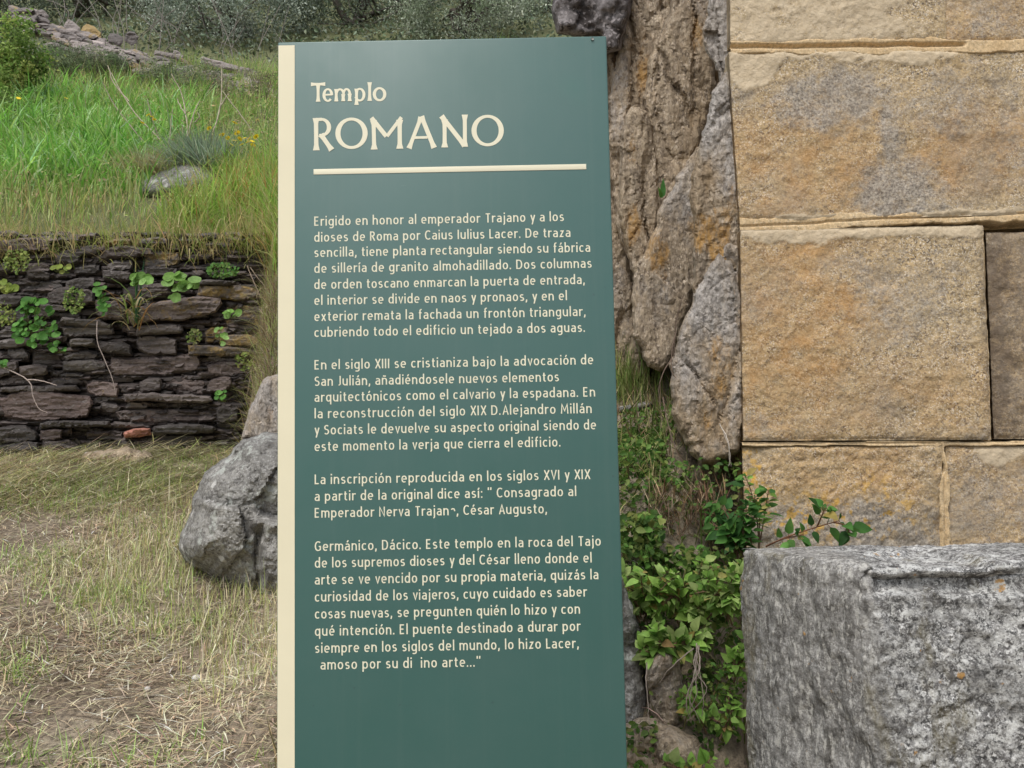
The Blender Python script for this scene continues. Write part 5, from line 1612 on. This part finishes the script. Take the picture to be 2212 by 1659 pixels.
def disc_leaf(acc, c, nrm, r, tint, rr):
    nrm = nrm / np.linalg.norm(nrm)
    a = np.cross(nrm, [.2, .1, 1]); a /= np.linalg.norm(a)
    b = np.cross(nrm, a)
    th = np.linspace(0, 2 * PI, 15)[:-1]
    w_ = 1 + .06 * np.cos(th * 5 + rr.uniform(0, 6))
    ring1 = c + r * .55 * (np.cos(th)[:, None] * a + np.sin(th)[:, None] * b) - nrm * r * .10
    ring2 = c + r * (w_ * np.cos(th))[:, None] * a + r * (w_ * np.sin(th))[:, None] * b + nrm * r * .06
    V = np.concatenate([[c - nrm * r * .18], ring1, ring2])
    i = np.arange(14); j = (i + 1) % 14
    acc.add(V, [np.stack([np.zeros(14, int), 1 + i, 1 + j], 1), np.stack([1 + i, 15 + i, 15 + j, 1 + j], 1)], tint=np.asarray(tint))
for q, (cx, cy, rx, ry, n, r, cols, lab) in enumerate([
    (1145, 470, 140, 90, 13, 44, 1, 'largest pale green pennywort with broad round leaves, on the ochre stones of the slate wall'),
    (905, 420, 65, 45, 7, 36, 1, 'pale pennywort at the top of the hanging grass tuft'),
    (235, 720, 150, 160, 34, 30, 0, 'broad patch of green pennywort on the left part of the slate wall'),
    (190, 600, 100, 50, 8, 34, 0, 'pennywort with larger leaves just above the broad green patch'),
    (665, 540, 50, 120, 14, 28, 0, 'dark green pennywort left of the hanging grass tuft'),
    (375, 870, 60, 40, 6, 26, 0, 'small pennywort below the broad green patch'),
    (1490, 650, 70, 35, 5, 28, 1, 'small pale pennywort near the right end of the slate wall'),
    (1425, 800, 50, 60, 6, 24, 1, 'pale pennywort on the ochre stones low at the right end'),
    (1450, 1185, 55, 35, 6, 24, 0, 'lowest pennywort, by the foot of the slate wall at its right end'),
    (50, 470, 70, 40, 9, 30, 2, 'yellowish pennywort at the left edge of the slate wall'),
    (400, 355, 55, 25, 6, 24, 2, 'yellowish pennywort near the top of the slate wall'),
    (10, 970, 30, 20, 4, 22, 0, 'pennywort at the far left halfway down the slate wall')]):
    rr = np.random.default_rng(300 + q)
    ccols = [[(.10, .26, .045), (.14, .32, .07), (.075, .2, .04)], [(.22, .40, .10), (.27, .45, .14), (.18, .34, .07)], [(.27, .34, .07), (.22, .30, .06), (.32, .36, .10)]][cols]
    px_, py_ = zw(cx, cy)
    root = P3(px_, py_, 5.95)
    t_ = thing('pennywort_plant', root, lab, 'plant', 'pennyworts growing on the slate wall')
    la, sa = Acc(), Acc()
    for k in range(int(n * 1.5)):
        a = rr.uniform(0, 2 * PI); d_ = math.sqrt(rr.uniform(0, 1))
        lx, ly = zw(cx + rx * d_ * math.cos(a), cy + ry * d_ * math.sin(a))
        c = P3(lx, ly, 5.86 - rr.uniform(0, .08))
        disc_leaf(la, c, np.array([rr.normal() * .35, -1, .55 + rr.normal() * .3]), r * k_ / FPX * 5.9 * rr.uniform(.4, 1.0), np.array(ccols[rr.integers(3)]) * rr.uniform(.8, 1.2), rr)
        V, f = tube(curve_pts([root * .5 + c * .5 + np.array([0, .06, -.02]), (root + c) / 2 + np.array([0, -.03, -.03]), c + np.array([0, .01, 0])], 6), .002, .0015, 3)
        sa.add(V, [f], tint=np.array((.16, .2, .06)))
    sa.build('stem', M['twig'], t_)
    la.build('foliage', M['leaf'], t_)
for q, (cx, cy, rx, ry, n, cols, lab) in enumerate([(110, 310, 90, 80, 150, [(.26, .32, .09), (.2, .28, .06)], 'small leaved yellow green creeper at the upper left of the slate wall'), (480, 560, 70, 90, 130, [(.22, .33, .08), (.28, .34, .1), (.12, .2, .04)], 'small leaved creeper in the middle of the slate wall'), (1260, 800, 50, 50, 60, [(.16, .22, .06), (.24, .26, .09)], 'thin small leaved sprig beside the ochre stones'), (1440, 370, 110, 50, 160, [(.10, .22, .05), (.15, .26, .06)], 'feathery green herb at the top right end of the slate wall'), (40, 650, 60, 80, 100, [(.24, .32, .08), (.3, .34, .1)], 'small leaved creeper at the far left of the slate wall'), (1590, 960, 70, 60, 70, [(.26, .32, .09), (.2, .25, .06)], 'yellow green sprig at the right end of the slate wall')]):
    rr = np.random.default_rng(340 + q)
    px_, py_ = zw(cx, cy)
    t_ = thing('creeper_plant', P3(px_, py_, 5.95), lab, 'plant', 'creepers on the slate wall')
    a, d_ = rr.uniform(0, 2 * PI, n), np.sqrt(rr.uniform(0, 1, n))
    lx, ly = zw(cx + rx * d_ * np.cos(a), cy + ry * d_ * np.sin(a))
    c3 = at(lx, ly, 5.92 - rr.uniform(0, .1, n))
    V, f, tn = leaf_quads(c3, rr.normal(size=(n, 3)) * .5 + np.array([0, -1, .5]), rr.uniform(.012, .03, n), .75, tints(n, cols, rr), rr)
    la = Acc(); la.add(V, f, tint=tn)
    la.build('foliage', M['leaf'], t_)
    sa = Acc()
    for k in range(8):
        i, j = rr.integers(n, size=2)
        V, f = tube(np.array([c3[i], (c3[i] + c3[j]) / 2 + [0, .02, -.01], c3[j]]), .0014, .001, 3)
        sa.add(V, [f], tint=np.array((.15, .13, .07)))
    sa.build('stem', M['twig'], t_)
# hanging grass tuft
t_ = thing('grass_tuft', P3(*zw(870, 650), 5.93), 'long grass tuft with dead blades hanging down the middle of the slate wall', 'grass tuft')
rr = np.random.default_rng(9)
bb = np.repeat(P3(*zw(880, 690), 5.90)[None], 46, 0) + rr.normal(size=(46, 3)) * np.array([.05, .01, .04])
tn = tints(46, [(.22, .30, .09), (.38, .36, .16), (.46, .40, .24), (.36, .22, .09)], rr)
la = Acc()
la.add(*blades(bb, rr.uniform(.15, .40, 46), rr.uniform(.007, .013, 46), rr.normal(-PI / 2, 1.1, 46), rr.uniform(.2, 1.2, 46), rr.uniform(1.0, 2.6, 46), tn, 6)[:2], tint=np.repeat(tn, 11, 0))
bb = np.repeat(P3(*zw(895, 700), 5.88)[None], 5, 0) + rr.normal(size=(5, 3)) * .015
tn = tints(5, [(.08, .22, .10), (.12, .28, .08)], rr)
la.add(*blades(bb, rr.uniform(.3, .46, 5), .014, rr.normal(0, 1, 5), rr.uniform(0, .15, 5), .1, tn, 6)[:2], tint=np.repeat(tn, 11, 0))
la.build('foliage', M['grass'], t_)
# bare twigs on the wall face
twigs('bare_twig', 'pale forked bare twig lying across the left part of the slate wall', 'twig', [[P3(*zw(0, 990), 5.86), P3(*zw(180, 1080), 5.84), P3(*zw(210, 1180), 5.84), P3(*zw(250, 1260), 5.85), P3(*zw(305, 1290), 5.86)], [P3(*zw(180, 1080), 5.84), P3(*zw(280, 1090), 5.85), P3(*zw(365, 1120), 5.86)]], .0045, (.40, .33, .30), 12)
twigs('bare_twig', 'long thin bare twig trailing down the middle of the slate wall', 'twig', [[P3(*zw(630, 700), 5.86), P3(*zw(625, 820), 5.84), P3(*zw(670, 950), 5.84), P3(*zw(720, 1080), 5.85), P3(*zw(740, 1180), 5.86)]], .004, (.36, .30, .27), 13)
L_ = [[P3(*zw(1700, 600), 5.8), P3(*zw(1690, 760), 5.78), P3(*zw(1640, 1000), 5.76), P3(*zw(1600, 1200), 5.7)], [P3(*zw(1620, 350), 5.85), P3(*zw(1700, 450), 5.8), P3(*zw(1775, 530), 5.75)], [P3(*zw(1750, 720), 5.7), P3(*zw(1720, 900), 5.7), P3(*zw(1690, 1050), 5.65)], [P3(*zw(1605, 340), 5.86), P3(*zw(1660, 480), 5.83), P3(*zw(1700, 560), 5.8)]]
twigs('bare_twig', 'tangle of dry twigs hanging over the right end of the slate wall', 'twig', L_, .0035, (.27, .21, .16), 14)

# stone under cut hay, pebbles
hs_ = thing('flat_stone', P3(290, 1005, 5.6), 'flat brown stone half covered with cut hay in front of the slate wall', 'stone')
slab([(170, 990), (200, 975), (300, 966), (335, 985), (330, 1005), (280, 1025), (180, 1025)], 5.62, .1, 20, 93, parent=hs_, name='slab_body', amp=.03, gbase=.25, stripe=0, step=5)
hs_ = thing('flat_stone', P3(200, 985, 5.75), 'small pale stone lying at the foot of the slate wall', 'stone')
slab([(176, 984), (190, 976), (215, 980), (218, 990), (180, 992)], 5.72, .04, 8, 94, parent=hs_, name='slab_body', amp=.01, gbase=.8, stripe=0, step=4)
def pebble(px, py, r, label):
    # where the sight line meets the ground
    Ys = np.linspace(2.0, 6, 400)
    p = at(np.full(400, px), np.full(400, py), Ys)
    i = np.argmax(p[:, 2] < ground_z(p[:, 0], p[:, 1]))
    i = int(np.argmin(np.abs(p[:, 2] - ground_z(p[:, 0], p[:, 1]))))
    c = p[i]
    import bmesh
    bm = bmesh.new()
    bmesh.ops.create_icosphere(bm, subdivisions=3, radius=1)
    V = np.array([v_.co[:] for v_ in bm.verts])
    f = np.array([[v_.index for v_ in f_.verts] for f_ in bm.faces])
    bm.free()
    V = V * (1 + .18 * fbm(V + px, 1.3, 3, 5))[:, None] * np.array([1, .85, .75])
    t_ = thing('pebble', c, label, 'pebble')
    mesh('pebble_body', V * r + c + np.array([0, 0, r * .45]), [f], M['pebble'], t_)
pebble(424, 1470, .0155, 'round whitish pebble on the dry straw near the sign')
pebble(318, 1492, .011, 'smaller pale pebble left of the round whitish one')
# lumps of rock or sticks in the straw
twigs('stick', 'short dark stick lying in the straw at the lower left', 'stick', [[P3(55, 1490, 2.95), P3(90, 1470, 3.0), P3(118, 1450, 3.05)]], .004, (.08, .055, .04), 15, jit=.002)

# ------------------------------------------------------------------ shrubs and trees up the slope
def crown_leaves(c, rad, nclump, per, size, cols, rr, aspect=.4, floor=True, clump=.22, hollow=.45):
    """leaf clumps through a crown volume: uneven, with gaps"""
    d = rr.normal(size=(nclump, 3))
    d /= np.linalg.norm(d, axis=1)[:, None]
    rad = np.asarray(rad, float)
    rr_ = rr.uniform(hollow, 1.0, nclump) ** .7 * (1 + .28 * fbm(d * 1.7 + c, 1, 3, 5))
    cc = c + d * rad * rr_[:, None]
    out, tn = [], []
    colsA = np.array(cols)
    pts = np.repeat(cc, per, 0) + rr.normal(size=(nclump * per, 3)) * rad.mean() * clump * np.repeat(rr.uniform(.5, 1.2, nclump), per)[:, None] * np.array([1, 1, .7])
    base = colsA[rr.integers(len(colsA), size=nclump)] * rr.uniform(.5, 1.35, (nclump, 1))
    tn = np.repeat(base, per, 0) * rr.uniform(.7, 1.3, (nclump * per, 1))
    nr_ = rr.normal(size=(nclump * per, 3)) + np.repeat(d, per, 0) * .8 + np.array([0, -.2, .5])
    sz = rr.uniform(.6, 1.3, nclump * per) * size
    if floor:
        k = pts[:, 2] > ground_z(pts[:, 0], pts[:, 1]) + .05
        pts, tn, nr_, sz = pts[k], tn[k], nr_[k], sz[k]
    return leaf_quads(pts, nr_, sz, aspect, tn, rr), cc


def tree(px, Y, pyc, r, cols, label, seed, nclump=150, per=75, size=.046, group='trees above the tumbled wall', asp=.42, cat='tree', name='evergreen_tree', stems=4, squash=.85):
    rr = np.random.default_rng(seed)
    c = P3(px, pyc, Y)
    base = np.array([c[0] + rr.uniform(-.2, .2), Y + .1, 0.])
    base[2] = float(ground_z(base[0], base[1])) - .05
    t_ = thing(name, base, label, cat, group)
    (V, f, tn), cc = crown_leaves(c, np.array([r, r, r * squash]), nclump, int(per * 1.5), size, cols, rr, asp, clump=.15, hollow=.5)
    la = Acc(); la.add(V, f, tint=tn)
    sa = Acc()
    for k in range(stems):
        top = c + rr.normal(size=3) * r * .3
        mid = (base + top) / 2 + rr.normal(size=3) * r * .12
        b0 = base + np.array([rr.uniform(-.3, .3), rr.uniform(-.2, .2), 0])
        V, f = tube(curve_pts([b0, mid, top], 12), .055 * r, .02 * r, 6)
        sa.add(V, [f], tint=np.array((.10, .085, .07)))
        for j in range(7):
            e = cc[rr.integers(len(cc))]
            s0 = mid + (top - mid) * rr.uniform(0, .9)
            V, f = tube(curve_pts([s0, (s0 + e) / 2 + rr.normal(size=3) * .08, e], 7), .016 * r, .005 * r, 4)
            sa.add(V, [f], tint=np.array((.14, .125, .11)))
    sa.build('trunk', M['twig'], t_)
    la.build('crown', M['oakleaf'], t_)
    return t_
GG = [(.30, .37, .29), (.40, .46, .38), (.20, .25, .185), (.48, .53, .45)]
PG = [(.48, .55, .42), (.40, .47, .34), (.58, .62, .51), (.31, .38, .26)]
DK = [(.15, .195, .125), (.19, .24, .15), (.12, .155, .10), (.24, .285, .185)]
tree(495, 14.2, 5, 1.30, GG, 'grey green bushy tree filling the sky left of the sign top', 401, 190, 85)
tree(1010, 13.8, 15, 1.15, PG, 'pale grey green tree above the right half of the sign', 402, 170, 85)
tree(770, 15.2, -15, 1.35, DK + GG[:1], 'darker tree above the middle of the sign, between two paler ones', 403, 150, 70)
tree(180, 16.5, -55, 1.5, DK, 'dark tree behind the tumbled slate wall', 404, 130, 60)
tree(-40, 15.0, -60, 1.3, DK + GG[:1], 'dark tree at the top left corner', 405, 120, 60)
tree(340, 17.5, -30, 1.6, DK, 'dark tree behind the grey green bushy one', 406, 130, 60)
tree(900, 17.5, -20, 1.6, DK + GG[:2], 'dark green tree set back between the darker and the pale one above the sign', 407, 130, 60)
tree(610, 18.5, -40, 1.6, GG[:3] + DK[:2], 'grey green tree farthest back above the left corner of the sign', 408, 130, 60)
tree(1170, 16.0, -5, 1.25, GG, 'grey green tree beside the jutting dark boulder', 409, 130, 75)
tree(-260, 15.5, -80, 1.6, GG, 'grey green tree outside the left edge above the tumbled wall', 410, 100, 50)
# dark scrub filling the hillside behind and above the trees
rr = np.random.default_rng(55)
n = 42000
x, y = rr.uniform(-13, 5, n), rr.uniform(12.2, 28, n)
c3 = np.stack([x, y, ground_z(x, y) + rr.uniform(0, 1, n) ** 1.5 * (1.0 + .9 * fbm(np.stack([x, y, 0 * x], 1), .7, 3, 3)) * (.32 + .68 * sstep(14.5, 16.5, y))], 1)
V, f, tn = leaf_quads(c3, rr.normal(size=(n, 3)) + np.array([0, -.4, .6]), rr.uniform(.04, .10, n), .5, tints(n, DK + [(.15, .17, .09)], rr), rr)
acc = Acc(); acc.add(V, f, tint=tn)
tag(acc.build('undergrowth', M['oakleaf']), kind='stuff')
# thin bare stems in the thicket
L_ = []
for k in range(34):
    px = rv.uniform(80, 600)
    Y = rv.uniform(12.3, 13.4)
    b0 = P3(px, np.interp(px, [80, 330, 600], [90, 135, 190]) - rv.uniform(0, 20), Y)
    L_.append([b0, b0 + np.array([rv.normal() * .12, .05, rv.uniform(.25, .5)]), b0 + np.array([rv.normal() * .35, .1, rv.uniform(.6, 1.2)])])
twigs('bare_shrub', 'thicket of thin bare grey stems rising behind the tumbled slate wall', 'shrub', L_, .008, (.25, .225, .20), 16)


def shrub(px, py, Y, rx, rz, label, seed, cols, n=1500, size=.03, asp=.5, stems=14, name='leafy_shrub', group='shrubs on the terrace slope', scol=(.2, .16, .11), clumps=70):
    rr = np.random.default_rng(seed)
    c = P3(px, py, Y)
    base = np.array([c[0], Y, float(ground_z(c[0], Y)) - .03])
    t_ = thing(name, base, label, 'shrub', group)
    (V, f, tn), cc = crown_leaves(c, np.array([rx, rx * .8, rz]), clumps, max(1, n // clumps), size, cols, rr, asp, clump=.2, hollow=.1)
    la = Acc(); la.add(V, f, tint=tn)
    sa = Acc()
    for k in range(stems):
        e = cc[rr.integers(len(cc))] + np.array([0, 0, rz * .2])
        V, f = tube(curve_pts([base + rr.normal(size=3) * np.array([rx * .25, .04, .01]), (base + e) / 2 + rr.normal(size=3) * .04, e], 8), .006, .002, 4)
        sa.add(V, [f], tint=np.array(scol))
    sa.build('stem', M['twig'], t_)
    la.build('foliage', M['leaf'], t_)
YG = [(.26, .40, .10), (.34, .46, .13), (.18, .30, .075), (.42, .46, .15)]
SG = [(.25, .33, .18), (.33, .40, .24), (.20, .27, .14), (.40, .43, .28)]
BRN = [(.38, .34, .22), (.30, .27, .18), (.46, .41, .27), (.34, .37, .20)]
shrub(25, 120, 9.6, .40, .45, 'yellow green leafy bush in the top left corner', 421, YG, 4200, .042, .6)
shrub(10, 235, 9.0, .34, .32, 'low green bush below the yellow green one at the left edge', 422, YG[:3], 2400, .035, .5)
shrub(120, 128, 10.9, .42, .2, 'soft grey green shrub under the pale slates of the tumbled wall', 423, SG, 3600, .03, .22)
shrub(215, 135, 11.0, .40, .18, 'soft grey green shrub below the orange lichened slate', 424, SG, 3000, .03, .22)
shrub(345, 165, 10.7, .30, .22, 'grey green feathery shrub between tumbled wall and tall grass', 425, SG, 2600, .03, .22)
shrub(425, 185, 10.4, .34, .30, 'olive grey shrub in front of the lower end of the tumbled wall', 426, SG + BRN[:1], 3400, .03, .25)
shrub(490, 225, 10.0, .34, .30, 'brownish twiggy shrub halfway up beside the sign', 427, BRN, 2600, .026, .22, 40)
shrub(560, 210, 9.9, .30, .38, 'yellowish dry shrub right behind the cream edge of the sign', 428, BRN + YG[1:2], 2600, .026, .22, 40)
shrub(575, 300, 9.2, .26, .22, 'lower dry brown shrub tucked behind the cream edge', 429, BRN + SG[:1], 1700, .026, .22, 30)
shrub(290, 250, 10.2, .34, .16, 'thin brown green scrub at the upper edge of the tall grass', 430, BRN + SG, 1500, .026, .2, 30)


def tussock(px, py, Y, label, n, h, w_, cols, seed, spread, name='wiry_shrub', group='shrubs on the terrace slope'):
    rr = np.random.default_rng(seed)
    c = P3(px, py, Y)
    c[2] = max(c[2], float(ground_z(c[0], Y)) - .02)
    t_ = thing(name, c, label, 'shrub', group)
    b_ = c + rr.normal(size=(n, 3)) * np.array([spread, spread, .01])
    az = np.arctan2(b_[:, 1] - c[1], b_[:, 0] - c[0]) + rr.normal(size=n) * .5
    ln_ = np.hypot(b_[:, 0] - c[0], b_[:, 1] - c[1]) / spread
    tn = tints(n, cols, rr)
    la = Acc()
    la.add(*blades(b_, rr.uniform(.6, 1.1, n) * h, w_, az, .15 + .45 * ln_, rr.normal(.35, .2, n), tn)[:2], tint=np.repeat(tn, 7, 0))
    la.build('foliage', M['grass'], t_)
tussock(452, 385, 7.5, 'dense blue grey wiry shrub behind the pale terrace boulder', 2600, .40, .006, [(.26, .34, .23), (.31, .39, .27), (.19, .27, .17), (.37, .43, .29)], 440, .12)
tussock(335, 385, 7.45, 'pale yellowish dry tuft left of the terrace boulder', 900, .26, .005, [(.42, .38, .2), (.34, .33, .14), (.48, .42, .25)], 441, .14, 'dry_tuft')
# dead branching stalks standing in the grass: traced, each at its own place
zs_ = lambda x, y: (x * .311, y * .311)
def stalk(name_label, lines, Y, seed, r=.0075):
    twigs('dead_stalk', name_label, 'dead stalk', [[P3(*zs_(x, y), Y + dy) for (x, y, dy) in ln_] for ln_ in lines], r, (.40, .345, .26), seed, 'dead stalks in the tall grass', jit=.008)
stalk('dead stalk with three long pale branches leaning left above the terrace boulder', [[(1190, 1120, 0), (1110, 970, 0), (930, 780, .05), (750, 480, .1)], [(1110, 970, 0), (1040, 760, -.05), (1020, 690, -.05)], [(1160, 1060, 0), (1175, 900, .05), (1190, 760, .05)], [(1100, 1090, 0), (960, 950, 0), (780, 720, .1), (700, 560, .1)], [(900, 700, .05), (780, 560, .05), (740, 440, .05)]], 7.9, 451)
stalk('upright dead stalk forking above the blue grey wiry shrub', [[(1290, 1180, 0), (1275, 1000, 0), (1265, 860, 0)], [(1300, 970, 0), (1285, 790, .05), (1250, 650, .1), (1180, 520, .1)], [(1300, 960, 0), (1340, 800, 0), (1385, 690, .05)], [(1285, 790, .05), (1210, 680, .1)], [(1355, 850, 0), (1388, 810, 0), (1375, 780, 0)]], 7.85, 452)
stalk('curved dead stalk nearer the sign, rising into the brown shrubs', [[(1460, 970, 0), (1510, 840, 0), (1545, 700, .05), (1552, 560, .05), (1548, 465, .05)], [(1530, 760, 0), (1600, 660, 0)]], 8.2, 453, .0085)
stalk('thin dead stalk leaning left close to the cream edge of the sign', [[(1825, 1040, 0), (1740, 900, 0), (1620, 740, .05), (1540, 640, .1)]], 8.1, 454, .0065)
# yellow flowers
def flower_mesh():
    acc = Acc()
    th = np.linspace(0, 2 * PI, 11)[:-1]
    for k in range(10):
        a = th[k]
        leaf_blade(acc, np.array([0, 0, .0]), (math.cos(a), math.sin(a), .15), (0, 0, 1), .022, .012, (.95, .74, .04), .1, .1, 3)
    return acc
fs = [(40, 212), (143, 212), (320, 248), (328, 252), (308, 265), (333, 258), (452, 277), (480, 291), (492, 298), (508, 283), (512, 288), (515, 285), (505, 303), (522, 312), (535, 307), (546, 313), (553, 295), (556, 259), (507, 265), (538, 300), (500, 312), (528, 298), (545, 305), (518, 300)]
proto = None
rr = np.random.default_rng(66)
for k, (px, py) in enumerate(fs):
    Y = float(np.interp(py, [200, 320], [8.2, 6.95]))
    p_ = P3(px, py, Y)
    if proto is None:
        proto = thing('yellow_flower', (0, 0, 0), 'small yellow daisy like flower in the terrace grass', 'flower', 'yellow flowers in the terrace grass')
        acc = flower_mesh(); acc.build('petals', M['petal'], proto)
        acc = Acc(); V, f = tube(curve_pts([(0, 0, 0), (.01, .01, -.2), (.0, .03, -.45)], 6), .002, .002, 4); acc.add(V, [f], tint=np.array((.12, .2, .05)))
        acc.build('stem', M['twig'], proto)
        o = proto
    else:
        o = proto.copy(); COL.objects.link(o)
        for ch in list(proto.children):
            c_ = ch.copy(); COL.objects.link(c_); c_.parent = o; c_.matrix_parent_inverse = ch.matrix_parent_inverse
    o.location = Vector(p_)
    o.rotation_euler = (math.radians(rr.uniform(10, 50)), rr.uniform(-.3, .3), rr.uniform(0, 6))
    s_ = rr.uniform(.8, 1.4)
    o.scale = (s_, s_, s_)
